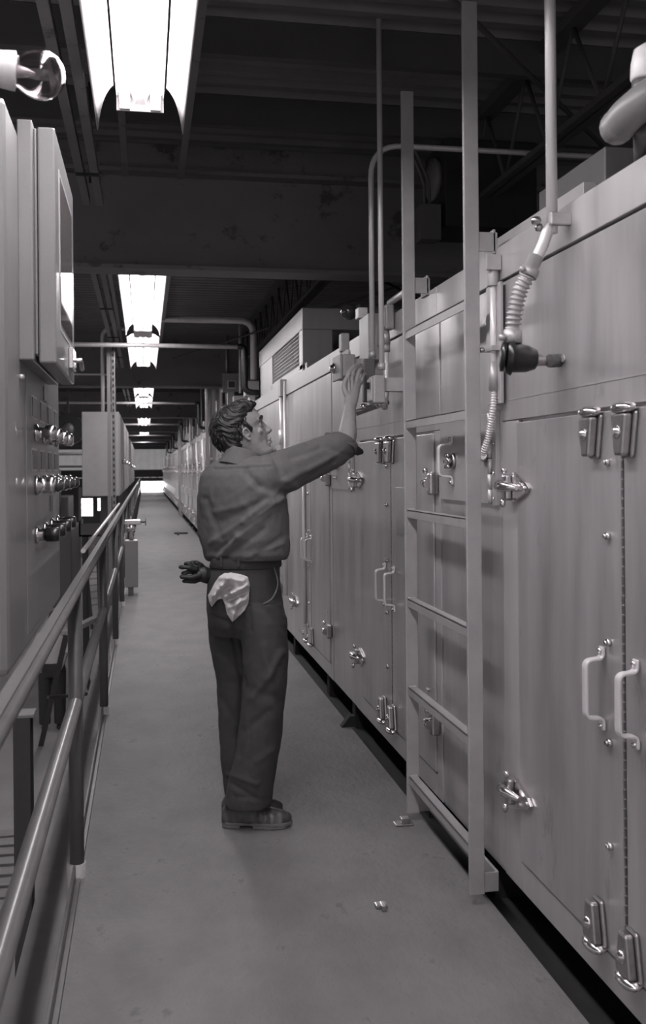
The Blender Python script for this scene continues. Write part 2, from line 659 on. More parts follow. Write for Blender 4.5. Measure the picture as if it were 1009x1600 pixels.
# ------------------------------------------------------------------ oven line
def latch(name, parent, y, z, x=XW, flip=1):
    """toggle latch: keeper dome across the seam and a tapered body"""
    b = MB()
    b.prism([(x - .001, y - .046, z + flip * .006), (x - .001, y + .046, z + flip * .006), (x - .001, y + .024, z - flip * .108), (x - .001, y - .024, z - flip * .108)], (-.012, 0, 0))
    b.prism([(x - .013, y - .036, z), (x - .013, y + .036, z), (x - .013, y + .018, z - flip * .102), (x - .013, y - .018, z - flip * .102)], (-.024, 0, 0))
    o = b.build(name, M['dullchrome'], parent, bevel=.007)
    k = MB().ball((x - .018, y, z + flip * .014), .048, 14, (.6, 1, .34))
    k.build('keeper', M['chrome'], o)
    MB().lathe((x - .036, y, z - flip * .045), (-1, 0, 0), [(0, .016), (.003, .016), (.006, .011), (.012, .008)], 14).build('bolt', M['chrome'], o)
    return o


def cam_hinge(parent, y, z, x=XW):
    """chrome strap hinge: block on the jamb and a pointed strap on the door"""
    b = MB()
    b.box(x - .034, x, y + .008, y + .05, z - .042, z + .042)
    o = b.build('hinge', M['dullchrome'], parent, bevel=.008)
    s = MB().prism([(x - .003, y, z - .05), (x - .003, y, z + .05), (x - .003, y - .10, z + .018), (x - .003, y - .125, z), (x - .003, y - .10, z - .018)], (-.012, 0, 0))
    s.cyl((x - .012, y - .1, z), (-1, 0, 0), .008, .01, 10)
    s.build('strap', M['chrome'], o, bevel=.003)
    k = MB().tube([(x - .04, y + .045, z + .006), (x - .045, y + .01, z + .004), (x - .022, y - .055, z)], .018, 10, rs=[.02, .018, .008])
    k.ball((x - .03, y + .03, z + .054), .011, 10)
    k.ball((x - .04, y + .018, z - .05), .010, 10, (1, 1, 1.7))
    k.build('clamp_knob', M['chrome'], o)
    return o


def handle(parent, y, z0, z1, x=XW, out=.055):
    p = bent([(x - .006, y, z1 + .03), (x - .006, y, z1), (x - out, y - .004, z1 - .004), (x - out, y - .004, z0 + .004), (x - .006, y, z0), (x - .006, y, z0 - .03)], .018)
    h = MB()
    # flat bar bent outward: rectangular section
    n = len(p)
    rings = []
    for i, q in enumerate(p):
        t = (p[min(i + 1, n - 1)] - p[max(i - 1, 0)]).normalized()
        sd = Vector((0, 1, 0))
        nn = t.cross(sd).normalized()
        rings.append([q - sd * .012 - nn * .004, q + sd * .012 - nn * .004, q + sd * .012 + nn * .004, q - sd * .012 + nn * .004])
    h.loft(rings, False)
    o = h.build('handle', M['conduit'], parent, bevel=.0025)
    s = MB()
    for zz in (z1 + .02, z0 - .02):
        s.ball((x - .011, y, zz), .0085, 10)
    each(s, 'screw', M['chrome'], o)
    return o


def oven(c, label, detail=2):
    t = thing('oven_section', (XW, c, 0), label, 'industrial oven', 'oven sections along the walkway')
    a, b = c - .765, c + 1.515
    body = MB().box(1.186, 2.7, a + .001, b - .001, .10, 2.172)
    body.build('body', M['sheet'], t)
    fl = MB().box(1.160, 1.186, a + .002, b - .002, 2.068, 2.18).box(1.186, 1.24, a + .002, b - .002, 2.172, 2.18)
    fl.build('top_flashing', M['sheet2'], t, bevel=.002)
    up_ = MB().box(1.170, 1.186, a + .003, c + .832, 1.603, 2.062)
    up_.build('upper_panel', M['sheet'], t, bevel=.002)
    ed = MB().box(1.168, 1.170, a + .003, c + .832, 1.668, 1.672)
    ed.build('fold_line', M['sheet2'], t)
    jb = MB().box(1.170, 1.186, c + .694, c + .832, .10, 1.60).box(1.170, 1.186, a + .003, c - .694, .10, 1.60)
    each(jb, 'door_jamb', M['sheet2'], t, .002)
    st = MB().box(1.170, 1.186, c - .692, c + .692, .10, .192)
    st.build('sill_panel', M['sheet2'], t, bevel=.002)
    np_ = MB().box(1.173, 1.186, c + .838, b - .010, .10, 2.062)
    np_.build('side_panel', M['sheet'], t, bevel=.002)
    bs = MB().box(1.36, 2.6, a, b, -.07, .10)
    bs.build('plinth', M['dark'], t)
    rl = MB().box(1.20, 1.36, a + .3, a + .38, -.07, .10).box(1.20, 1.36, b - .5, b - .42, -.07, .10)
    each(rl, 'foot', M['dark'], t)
    # doors
    for s in (1, -1):
        y0, y1 = (c + .004, c + .688) if s > 0 else (c - .688, c - .004)
        dm = MB().box(1.163, 1.186, y0, y1, .200, 1.592)
        dr_ = dm.build('door', M['sheet'], t, bevel=.003)
        if detail:
            handle(dr_, c + (.108 if s > 0 else -.066), .80, .955, 1.163)
            yl = c + (.14 if s > 0 else -.04)
            latch('top_latch', dr_, yl, 1.578, 1.163, 1)
            latch('bottom_latch', dr_, yl, .215, 1.163, -1)
            rv = MB()
            if s > 0:
                for zz in (1.272, 1.0, .745, .48, 1.46):
                    rv.cyl((1.163, c + .075, zz), (-1, 0, 0), .010, .010, 12).cyl((1.153, c + .075, zz), (-1, 0, 0), .006, .006, 10)
            else:
                for zz in (1.40, .52):
                    rv.cyl((1.163, c - .60, zz), (-1, 0, 0), .008, .008, 12)
            each(rv, 'rivet', M['chrome'], dr_)
            for zz in (1.385, .41):
                if s > 0:
                    cam_hinge(dr_, c + .70, zz, 1.166)
                else:
                    # mirrored hinge on the other jamb
                    yy = c - .70
                    hb = MB().box(1.130, 1.166, yy - .05, yy - .005, zz - .045, zz + .045)
                    h_ = hb.build('hinge', M['dullchrome'], dr_, bevel=.008)
                    MB().prism([(1.163, yy, zz - .05), (1.163, yy, zz + .05), (1.163, yy + .10, zz + .018), (1.163, yy + .125, zz), (1.163, yy + .1, zz - .018)], (-.012, 0, 0)).build('strap', M['chrome'], h_, bevel=.003)
                    MB().tube([(1.124, yy - .045, zz), (1.12, yy - .01, zz + .004), (1.142, yy + .05, zz)], .018, 10, rs=[.02, .018, .008]).ball((1.12, yy - .02, zz + .055), .013, 10).build('clamp_knob', M['chrome'], h_)
            # bright strip beside each leaf's inner edge
            if s > 0:
                w_ = MB()
                z = .22
                while z < 1.57:
                    w_.box(1.160, 1.166, c + .001, c + .006, z, z + .02)
                    z += .024
                w_.build('weld_bead', M['dullchrome'], dr_)
    # inspection hatch on the side panel
    hy0, hy1 = c + .865, c + 1.485
    hm = MB().box(1.160, 1.173, hy0 + .06, hy1, 1.325, 1.635)
    h = hm.build('hatch', M['sheet2'], t, bevel=.002)
    if detail:
        ph = MB().box(1.158, 1.173, hy0 - .005, hy0 + .035, 1.322, 1.64)
        ph.build('hinge_leaf', M['sheet2'], h, bevel=.0015)
        kn = MB()
        for k in range(6):
            kn.cyl((1.155, hy0 + .045, 1.328 + k * .052), (0, 0, 1), .008, .046, 10)
        kn.build('piano_hinge', M['conduit'], h)
        sc_ = MB()
        for zz in (1.345, 1.43, 1.53, 1.62):
            sc_.cyl((1.158, hy0 + .012, zz), (-1, 0, 0), .006, .005, 10)
        each(sc_, 'screw', M['chrome'], h)
        handle(h, hy1 - .165, 1.415, 1.54, 1.160, .06)
        k_ = MB().cyl((1.16, hy1 - .17, 1.475), (-1, 0, 0), .032, .012, 16).cyl((1.148, hy1 - .17, 1.475), (-1, 0, 0), .018, .02, 12)
        for q in range(6):
            an = q * PI / 3
            k_.ball((1.135, hy1 - .17 + .024 * math.cos(an), 1.475 + .024 * math.sin(an)), .010, 8)
        k_.build('catch_knob', M['dullchrome'], h)
    return t


o0 = oven(2.20, 'nearest brushed metal oven section, its large latched door filling the right edge')
olab = [(-1, 'brushed metal oven section behind the camera, outside the right edge'),
        (1, 'brushed metal oven section directly behind the ladder, its doors beside the raised arm'),
        (2, 'brushed metal oven section beside the worker, its small hatch under his raised elbow'),
        (3, 'brushed metal oven section just past the worker, below the unit with the mesh grille'),
        (4, 'brushed metal oven section hidden mostly behind the worker, fifth from the camera'),
        (5, 'brushed metal oven section sixth from the camera, left of the worker'),
        (6, 'brushed metal oven section seventh from the camera, beside the far ladder')]
for k, lb in olab:
    dup(o0, (0, 2.28 * k, 0), lb)
for k in range(7, 27):
    dup(o0, (0, 2.28 * k, 0), 'distant brushed metal oven section in the receding row on the right', 'far oven sections')

# glossy name plate on the second section's door
np_ = MB().box(1.158, 1.163, 4.22, 4.37, 1.14, 1.36).build('name_plate', M['dullchrome'], bevel=.001)
tag(np_, 'small shiny rectangular metal plate on the oven door just left of the ladder', 'plate')


# ------------------------------------------------------------------ ladder
def ladder(y0, y1, label, near=True):
    x = 1.074
    t = thing('ladder', (x, (y0 + y1) / 2, .03), label, 'ladder')
    zt = 3.0
    for yy in (y0, y1):
        r = MB().box(x - .026, x + .026, yy - .008, yy + .008, .03, zt)
        r.build('rail', M['ladder'], t, bevel=.003)
    for z in (2.012, 1.645, 1.28, .915, .552, .185):
        g = MB().box(x - .018, x + .018, y0 + .008, y1 - .008, z - .006, z).box(x - .018, x - .013, y0 + .008, y1 - .008, z - .034, z)
        rg = g.build('rung', M['ladder'], t, bevel=.0015)
        wd = MB()
        for k in range(4):
            wd.ball((x - .012 + .008 * k, y1 - .010, z + .001), .006, 6).ball((x - .012 + .008 * k, y0 + .010, z + .001), .006, 6)
        each(wd, 'weld', M['galv'], rg)
    for yy in (y0, y1):
        s = 1
        tb = MB().box(x + .02, 1.165, yy - .004, yy + .004, 2.17, 2.235)
        b = tb.build('top_bracket', M['ladder'], t, bevel=.002)
        MB().box(1.150, 1.159, yy - .004, yy + .085, 2.165, 2.245).build('flange', M['ladder'], b, bevel=.002)
        MB().cyl((1.15, yy + .045, 2.205), (-1, 0, 0), .012, .012, 6).build('bolt', M['galv'], b)
        MB().box(x + .02, 1.15, yy - .004, yy + .004, .035, .1).build('bottom_bracket', M['ladder'], t, bevel=.002)
    MB().box(1.142, 1.152, y0, y1, .035, .1).build('bottom_tie_bar', M['ladder'], t, bevel=.002)
    return t


ld = ladder(3.05, 3.82, 'grey steel fixed ladder with six rungs standing before the ovens right of the worker')
dup(ld, (0, 12.0, 0), 'far grey steel ladder beside the receding ovens, left of the worker’s head')
dup(ld, (0, 27.0, 0), 'distant grey steel ladder rails rising over the farthest ovens')


# ------------------------------------------------------------------ conduits, switch boxes and fittings on the near ovens
def corrug(path, r, pitch=.012):
    """flexible conduit with helical ridges"""
    P = spline(path, 14)
    L = 0
    pts = [P[0]]
    rs = [r]
    for i in range(1, len(P)):
        seg = (P[i] - P[i - 1]).length
        n = max(1, int(seg / (pitch / 7)))
        for k in range(1, n + 1):
            pts.append(P[i - 1].lerp(P[i], k / n))
            L += seg / n
            rs.append(r * (1 + .20 * math.sin(2 * PI * L / pitch)))
    return MB().tube(pts, r, 14, rs=rs)


# A: riser, clamp, flexible tail and thermocouple head
t = thing('sensor_conduit', (1.12, 2.51, 2.17), 'pale riser conduit clamped at the near oven top, with a ribbed flexible tail', 'conduit')
MB().tube([(1.12, 2.51, 3.49), (1.12, 2.51, 2.10)], .0155, 16).build('riser', M['conduit'], t)
MB().box(1.10, 1.162, 2.47, 2.49, 2.115, 2.15).build('clamp', M['galv'], t, bevel=.004)
MB().ball((1.075, 2.515, 2.135), .016, 8, (1, 1, .8)).ball((1.09, 2.53, 2.12), .013, 8).build('clamp_bolt', M['dullchrome'], t)
MB().tube(spline([(1.12, 2.51, 2.12), PY(856, 360, 2.51), PY(848, 382, 2.51), PY(838, 404, 2.51)]), .0165, 14).build('elbow', M['conduit'], t)
a_, b_ = PY(838, 400, 2.51), PY(824, 432, 2.515)
MB().tube([a_, a_.lerp(b_, .6), a_.lerp(b_, .62), b_], .021, 14, rs=[.020, .020, .026, .026]).build('coupling', M['galv'], t)
MB().ball(PY(816, 420, 2.50), .010, 8).build('coupling_bolt', M['galv'], t)
corrug([PY(824, 430, 2.515), PY(812, 455, 2.53), PY(804, 488, 2.54), PY(801, 522, 2.55)], .020, .0135).build('flexible_tube', M['galv'], t)
a_, b_ = PY(801, 515, 2.55), PY(801, 537, 2.55)
MB().tube([a_, b_], .026, 14).ball((b_.x - .035, b_.y - .01, b_.z + .016), .012, 8).build('end_collar', M['galv'], t)

t = thing('thermocouple', PY(815, 562, 2.56), 'black round thermocouple head on a short stub sticking out of the near oven wall', 'sensor')
c0 = PY(808, 560, 2.56)
MB().lathe(c0 + Vector((-.04, -.01, .002)), (.5, -.12, -.05), [(0, .012), (.004, .045), (.016, .05), (.02, .05), (.022, .042), (.06, .038), (.085, .028), (.09, .02)], 20).build('housing', M['black'], t)
MB().lathe(c0 + Vector((-.055, -.006, .004)), (.5, -.12, -.05), [(0, .02), (.006, .042), (.013, .042)], 20).build('cover', M['black'], t)
MB().tube([PY(803, 533, 2.555), c0 + Vector((-.01, 0, .01))], .018, 12).build('neck', M['black'], t)
MB().tube([c0 + Vector((.02, 0, 0)), PX(851, 564, 1.125), PX(875, 563, 1.17)], .02, 12, rs=[.026, .014, .014]).build('stub', M['dullchrome'], t)
MB().tube([PX(858, 564, 1.13), PX(876, 563, 1.172)], .019, 12).build('nut', M['boxdark'], t)
MB().cyl((1.171, 2.545, 1.757), (-1, 0, 0), .011, .008, 10).build('screw', M['galv'], t)

# B: riser on the side panel with flexible tail down to the hatch, beside the ladder
t = thing('hatch_conduit', (1.14, 3.12, 2.1), 'thin vertical conduit right of the ladder with a ribbed tail down to the hatch', 'conduit')
yh = PX(771, 560, 1.14).y
MB().box(1.148, 1.160, yh - .04, yh + .09, 1.66, 2.06).build('backing_channel', M['sheet2'], t, bevel=.002)
MB().tube([(1.14, yh, 2.13), (1.14, yh, 2.05)], .020, 14).build('top_fitting', M['galv'], t, bevel=.002)
MB().tube([(1.14, yh, 2.09), (1.14, yh, 1.70)], .0115, 12).build('pipe', M['conduit'], t)
MB().tube([(1.14, yh, 1.80), (1.14, yh, 1.705)], .017, 14, rs=[.015, .017]).build('coupling', M['galv'], t)
MB().box(1.122, 1.165, yh - .035, yh + .04, 1.835, 1.85).build('clamp', M['galv'], t)
MB().ball((1.11, yh + .03, 1.842), .011, 8).build('clamp_bolt', M['dullchrome'], t)
corrug([(1.14, yh, 1.705), PX(770, 640, 1.135), PX(763, 680, 1.13), PX(756, 706, 1.125), PX(754, 716, 1.13)], .0105, .0085).build('flexible_tube', M['conduit'], t)
MB().tube([PX(754, 712, 1.12), PX(756, 717, 1.158)], .013, 10).build('end_fitting', M['dullchrome'], t)
MB().box(1.11, 1.158, yh - .03, yh - .01, 2.1, 2.15).build('side_lug', M['galv'], t)


def pbox(us, ul, ur, vt, vb, Y):
    """wall box: back edge of its side face at us, near face from ul to ur at depth Y"""
    a = PY(ul, vt, Y)
    return (a.x, PY(ur, vt, Y).x, Y, max(Y + .02, PX(us, vt, a.x).y), PY(ul, vb, Y).z, a.z)


# C: switch boxes the worker is reaching for
t = thing('switch_box', PX(580, 600, 1.06), 'dark grey push button box gripped by the worker, a conduit rising from its top', 'switch box')
MB().box(*pbox(565, 568, 586, 560, 628, 4.42)).build('case', M['boxdark'], t, bevel=.006)
MB().cyl((1.045, 4.50, 1.94), (-1, 0, 0), .013, .03, 12).build('push_button', M['black'], t)
MB().tube(bent([(1.09, 4.53, 1.98), (1.09, 4.53, 3.02), (3.4, 4.53, 3.02)], .16, 8), .0135, 14).build('conduit', M['conduit'], t)
MB().tube([(1.09, 4.53, 1.985), (1.09, 4.53, 2.02)], .019, 12).build('connector', M['galv'], t)

t = thing('switch_box', PX(590, 605, 1.03), 'light grey toggle switch box just right of the worker’s hand, with a black toggle', 'switch box')
bx = pbox(575, 583, 602, 586, 630, 4.20)
MB().box(*bx).build('case', M['box'], t, bevel=.008)
MB().box(bx[0] - .008, bx[0], bx[2] + .006, bx[3] - .006, bx[4] + .012, bx[5] - .012).build('cover', M['galv'], t, bevel=.004)
MB().box(bx[0] - .03, bx[0] - .008, 4.235, 4.262, 1.81, 1.84).build('toggle', M['black'], t, bevel=.003)
MB().tube([(1.068, 4.26, 1.9), (1.068, 4.26, 3.5)], .0125, 14).build('conduit', M['conduit'], t)
MB().tube([(1.068, 4.26, 1.9), (1.068, 4.26, 1.93)], .018, 12).build('connector', M['galv'], t)
MB().box(bx[1], 1.172, 4.22, bx[3] - .02, 1.80, 1.86).build('mounting', M['galv'], t)

t = thing('junction_box', PX(606, 495, 1.12), 'tall grey junction box beside the ladder with a conduit curving down from it', 'junction box')
bx = pbox(597.5, 602, 616, 475, 514, 4.36)
MB().box(*bx).build('case', M['box'], t, bevel=.008)
MB().box(bx[0] - .007, bx[0], bx[2] + .006, bx[3] - .006, bx[4] + .012, bx[5] - .012).build('cover', M['galv'], t, bevel=.003)
pts = bent([(1.125, 4.40, 2.1), (1.125, 4.40, 1.80), (1.11, 4.38, 1.735), (1.07, 4.27, 1.745), (1.07, 4.27, 1.77)], .07, 6)
MB().tube(pts, .0125, 14).build('conduit', M['conduit'], t)
MB().tube([(1.125, 4.40, 2.10), (1.125, 4.40, 2.035)], .019, 12, rs=[.016, .021]).tube([(1.125, 4.40, 2.035), (1.125, 4.40, 2.0)], .019, 12).build('reducer', M['galv'], t)
MB().ball((1.06, 4.28, 1.745), .02, 10).ball((1.1, 4.34, 1.735), .017, 10).build('elbow_fitting', M['chrome'], t)
MB().tube([(1.15, 4.42, 2.235), (1.15, 3.95, 2.235)], .016, 12).build('side_pipe', M['conduit'], t)

t = thing('push_button_station', PX(535, 568, 1.12), 'light grey push button box with a round button, left of the worker’s fingers', 'switch box')
bx = pbox(521, 536, 555, 553, 588, 4.80)
MB().box(*bx).build('case', M['box'], t, bevel=.006)
MB().box(bx[1] - .01, 1.165, bx[2] + .02, bx[2] + .09, bx[4] + .02, bx[5] - .02).build('mounting', M['galv'], t)
MB().box(bx[0] - .012, bx[0], bx[2] + .02, bx[3] - .02, bx[4] - .01, bx[5] + .005).build('cover', M['box'], t, bevel=.004)
MB().lathe((bx[0] - .012, bx[3] - .08, (bx[4] + bx[5]) / 2), (-1, 0, 0), [(0, .028), (.008, .028), (.012, .02), (.022, .018), (.026, .008)], 18).build('round_button', M['chrome'], t)
MB().box(*pbox(529, 533, 546, 520, 549, 4.84)).build('upper_box', M['box'], t, bevel=.006)
MB().tube([PY(541, 556, 4.86), PY(541, 547, 4.86)], .022, 12).build('nipple', M['whitepaint'], t)
t = thing('relay_box', (1.14, 4.85, 2.18), 'small light grey relay box with a white block on top, left of the risers', 'junction box')
MB().box(1.115, 1.2, 4.72, 4.93, 2.0, 2.235).build('case', M['box'], t, bevel=.005)
MB().box(1.10, 1.15, 4.88, 4.95, 2.235, 2.29).build('white_block', M['whitepaint'], t, bevel=.003)
t = thing('cable_gland', (1.1, 4.6, 1.72), 'small shiny cable fittings under the gripped switch box', 'fitting')
MB().tube([(1.02, 4.60, 1.725), (1.10, 4.58, 1.75), (1.14, 4.45, 1.765)], .016, 12, rs=[.018, .015, .014]).build('gland', M['dullchrome'], t)
MB().ball((1.05, 4.55, 1.748), .02, 10).ball((1.09, 4.5, 1.76), .016, 8).build('lock_nut', M['chrome'], t)

# dark warning globe lamp on the roof edge
t = thing('signal_lamp', PY(560, 485, 5.2), 'dark glass globe signal lamp on a short horizontal pipe at the oven roof edge', 'lamp')
gc = PY(545, 487, 5.2)
MB().ball(gc, .047, 20).build('globe', M['globe'], t)
MB().lathe(gc + Vector((.035, 0, .002)), (1, 0, 0), [(0, .028), (.015, .04), (.025, .043), (.03, .03), (.12, .028), (.13, .03)], 18).build('socket', M['boxdark'], t)
MB().tube([gc + Vector((.1, 0, 0)), gc + Vector((.42, 0, 0)), ], .022, 12).build('pipe', M['boxdark'], t)
MB().tube([gc + Vector((.3, 0, 0)), gc + Vector((.3, 0, -.2))], .016, 10).build('support', M['boxdark'], t)

# vertical capped column on the fourth section
t = thing('capped_conduit', PX(447, 600, 1.12), 'vertical wall conduit with a square cap fitting below the mesh grille unit', 'conduit')
MB().box(1.115, 1.17, 7.93, 8.06, 2.06, 2.20).build('cap_box', M['box'], t, bevel=.005)
MB().tube([(1.14, 8.04, 2.08), (1.14, 8.04, 1.45)], .017, 12).build('pipe', M['conduit'], t)
MB().tube([(1.14, 8.04, 1.78), (1.14, 8.04, 1.66)], .024, 12).build('coupling', M['conduit'], t)
MB().tube([(1.15, 7.90, 2.18), (1.15, 7.90, .4)], .013, 10).build('side_pipe', M['conduit'], t)

for k in range(1, 9):
    bpy.context.view_layer.update()
    dup(bpy.data.objects['capped_conduit'], (0, 2.28 * k, 0), 'square capped wall conduit on the far ovens, %s past the mesh grille unit' % ['first', 'second', 'third', 'fourth', 'fifth', 'sixth', 'seventh', 'eighth'][k - 1])
t = thing('conduit_drop', (1.15, 6.79, .2), 'thin conduit run down the seam of the third oven section left of the raised elbow', 'conduit')
MB().tube([(1.15, 6.98, 1.5), (1.15, 6.98, .3)], .012, 10).build('pipe', M['conduit'], t)

# ventilation unit with mesh grille on the oven roof
t = thing('ventilation_unit', (1.9, 8.45, 2.18), 'pale sheet metal ventilation unit with a mesh grille on top of the ovens', 'ventilation unit')
v = MB().box(1.17, 3.0, 7.1, 9.85, 2.50, 2.66).box(1.17, 1.40, 7.1, 7.25, 2.20, 2.50).box(1.17, 1.2, 8.85, 9.85, 2.18, 2.5).box(1.17, 1.2, 7.1, 8.9, 2.18, 2.24).box(2.9, 3.0, 7.1, 9.85, 2.18, 2.5).box(1.17, 3.0, 9.75, 9.85, 2.18, 2.5)
v.build('housing', M['sheet2'], t, bevel=.004)
MB().box(1.185, 1.3, 7.0, 7.35, 2.175, 2.24).build('foot', M['sheet2'], t, bevel=.002)
gr = MB()
y = 7.25
while y < 8.86:
    gr.box(1.186, 1.192, y, y + .007, 2.24, 2.5)
    y += .055
z = 2.25
while z < 2.5:
    gr.box(1.187, 1.193, 7.25, 8.86, z, z + .004)
    z += .03
gr.build('mesh_grille', M['galv'], t)
MB().box(1.5, 2.6, 7.5, 9.2, 2.18, 2.42).box(1.35, 1.5, 7.9, 8.6, 2.18, 2.38).build('fan_case', M['dark'], t)
MB().ball((1.30, 8.4, 2.34), .09, 12, (.3, 1, 1)).build('fan_boss', M['galv'], t)
MB().tube(arc((1.75, 7.09, 2.535), (1, 0, 0), (0, 0, 1), .028, 0, 1.9 * PI, 14), .006, 8).build('lifting_ring', M['boxdark'], t)

# box on the near oven roof at the right edge
t = thing('roof_duct', (1.45, 2.6, 2.18), 'low dark roof duct with a pale front curb on the nearest oven', 'duct')
MB().box(1.21, 1.25, 2.5, 3.5, 2.18, 2.245).build('curb', M['sheet2'], t, bevel=.002)
MB().box(1.25, 2.3, 2.45, 2.9, 2.18, 2.33).build('duct_body', M['boxdark'], t, bevel=.004)

# blurred elbow and bulb at the upper right
t = thing('pipe_elbow_lamp', PY(985, 150, 2.0), 'out of focus grey pipe elbow with a white capped lamp at the upper right edge', 'lamp')
e0 = PY(985, 172, 2.0)
MB().tube(spline([e0 + Vector((-.005, .05, -.02)), e0 + Vector((.005, .0, .0)), e0 + Vector((.06, -.05, .035)), e0 + Vector((.2, -.12, .07))]), .04, 18).build('elbow', M['blur'], t)
MB().ball(e0 + Vector((-.006, .05, -.02)), .041, 16).build('end_cap', M['blur'], t)
MB().lathe(PY(1008, 128, 2.0) + Vector((0, 0, 0)), (.12, 0, 1), [(0, .03), (.005, .034), (.04, .036), (.07, .033), (.085, .015)], 18).build('white_cap', M['whitepaint'], t)
MB().lathe(PY(1008, 150, 2.0), (.12, 0, 1), [(0, .03), (.03, .033), (.033, .026)], 18).build('collar', M['boxdark'], t)
MB().tube([PY(1003, 200, 2.02), PX(1003, 252, 1.2)], .02, 12).build('stem', M['boxdark'], t)

# unit heater hung in the roof right of the ladder
t = thing('unit_heater', (2.1, 5.5, 2.75), 'dark unit heater hung under the roof behind the ladder rails', 'heater')
hp = PY(705, 300, 5.4)
MB().box(hp.x - .1, hp.x + .45, 5.2, 5.6, hp.z - .25, hp.z + .25).build('case', M['dark'], t, bevel=.01)
MB().lathe(hp + Vector((-.1, -.02, .06)), (-1, 0, 0), [(0, .12), (.03, .12), (.035, .02)], 20).build('fan_ring', M['blur'], t)
q = PY(668, 345, 5.3)
MB().box(q.x - .07, q.x + .05, 5.2, 5.32, q.z - .13, q.z + .07).build('control_box', M['boxdark'], t, bevel=.004)
for dx in (-.03, .0):
    MB().tube(spline([Vector((q.x + dx, 5.26, q.z + .07)), Vector((q.x + dx - .01, 5.26, q.z + .22)), Vector((q.x - .10 + dx, 5.26, q.z + .42))]), .009, 8).build('cable', M['boxdark'], t)

# small dark support foot under the oven lip
tag(MB().prism([(1.07, 5.27, 0), (1.15, 5.27, 0), (1.15, 5.27, .06), (1.12, 5.27, .06)], (0, .05, 0)).build('floor_anchor', M['dark']), 'small dark floor anchor sticking out under the oven right of the worker', 'anchor')
# debris on the floor
t = thing('floor_cleat', (1.03, 3.70, 0), 'small shiny metal cleat lying on the floor below the ladder’s far rail', 'cleat')
MB().box(.985, 1.06, 3.76, 3.81, .001, .008).box(1.01, 1.045, 3.765, 3.80, .008, .03).build('clip', M['dullchrome'], t, bevel=.003)
tag(MB().box(.735, .775, 3.07, 3.10, .0005, .014).box(.75, .765, 3.05, 3.09, .0005, .02).build('metal_scrap', M['dullchrome'], bevel=.003), 'tiny metal scrap lying alone on the floor before the ladder', 'scrap')
tag(MB().box(.65, .95, 22.0, 22.12, .001, .03).box(.7, .74, 21.6, 22.3, .001, .03).build('floor_hook', M['dark']), 'small dark tool lying on the walkway far behind the worker', 'tool')

# ------------------------------------------------------------------ clutter on the far oven roofs


def roof_box(x, y, z0, z1, w, dpt, label, m='box', window=False, group='control boxes over the far ovens'):
    t = thing('control_box', (x, y, z0), label, 'control box', group)
    MB().box(x, x + w, y, y + dpt, z0, z1).build('case', M[m], t, bevel=.008)
    if window:
        MB().box(x + w * .35, x + w * .75, y - .012, y, z0 + (z1 - z0) * .22, z0 + (z1 - z0) * .55).build('gauge_window', M['boxdark'], t, bevel=.003)
        MB().box(x + w * .28, x + w * .82, y - .008, y - .001, z0 + (z1 - z0) * .16, z0 + (z1 - z0) * .6).build('bezel', M['whitepaint'], t, bevel=.003)
    MB().box(x + w * .3, x + w * .7, y, y + dpt, 2.15, z0).build('stand', M['galv'], t)
    return t


p0, p1 = PY(348, 612, 14.6), PY(373, 583, 14.6)
roof_box(p0.x, 14.6, p0.z, p1.z, p1.x - p0.x, .2, 'white control box with a small window above the worker’s hair', 'box', True)
p0, p1 = PY(383, 619, 11.6), PY(405, 595, 11.6)
roof_box(p0.x, 11.6, p0.z, p1.z, p1.x - p0.x, .2, 'grey control box right of the dark vertical pipe above the worker’s head', 'box')
p0, p1 = PY(334, 626, 16.4), PY(347, 594, 16.4)
roof_box(p0.x, 16.4, p0.z, p1.z, p1.x - p0.x, .15, 'narrow grey control box left of the white windowed one', 'galv')
p0, p1 = PY(288, 668, 28.5), PY(317, 652, 28.5)
roof_box(p0.x, 28.5, p0.z, p1.z, p1.x - p0.x, .3, 'small far control box over the ovens left of the far ladder', 'blur')


def riser(x, y, z0, z1, r, m, label, bend=None, group='pipes rising from the far ovens'):
    pts = [(x, y, z0), (x, y, z1)]
    if bend:
        pts = bent(pts + [(x + bend, y, z1)], .18, 8)
    o = MB().tube(pts, r, 12).build('riser_pipe', M[m])
    tag(o, label, 'pipe', group)
    return o


a = PY(345, 560, 15.0)
riser(a.x, 15.0, 2.17, 3.5, .024, 'conduit', 'pale vertical conduit left of the white windowed control box')
a = PY(354, 560, 14.7)
riser(a.x, 14.7, 2.77, 3.5, .018, 'galv', 'thin vertical conduit rising from the white windowed control box')
a = PY(396, 560, 11.7)
riser(a.x, 11.7, 2.55, 3.27, .04, 'conduit', 'thick pale conduit over the worker’s head that bends left under the roof', -1.15)
a = PY(327, 600, 15.0)
riser(a.x - .02, 15.3, 1.0, 3.02, .03, 'conduit', 'curved pale conduit beside the far ladder, bending right', .6)
for u, yy in ((297, 19.5), (287, 22.0), (281, 25), (292, 19.9), (266, 30), (259, 36)):
    a = PX(u, 640, 1.23)
    riser(1.23, a.y, 2.16, 3.3, .03, 'conduit', 'small distant vertical pipe rising above the far ovens', None, 'distant pipes at the far end')
for i, (u, yy) in enumerate(((315, 16.6), (303, 18.4), (270, 27), (262, 32), (255, 39))):
    a = PX(u, 650, 1.16)
    roof_box(1.2, yy, 2.25, 2.5, .25, .35, 'distant control box above the far ovens, %s of the small far ones' % ['nearest', 'second', 'third', 'fourth', 'farthest'][i], 'blur')

for k in range(14):
    yy = 13.1 + 2.28 * k
    roof_box(1.20, yy, 2.24, 2.46 + .05 * (k % 3), .22, .16, 'small grey control box on the receding oven roofs', 'box', False, 'small grey boxes along the oven roofs')
    riser(1.30, yy + .08, 2.50, 3.48, .018, 'conduit', 'thin conduit rising from a small box on the receding oven roofs', None, 'conduits above the small roof boxes')

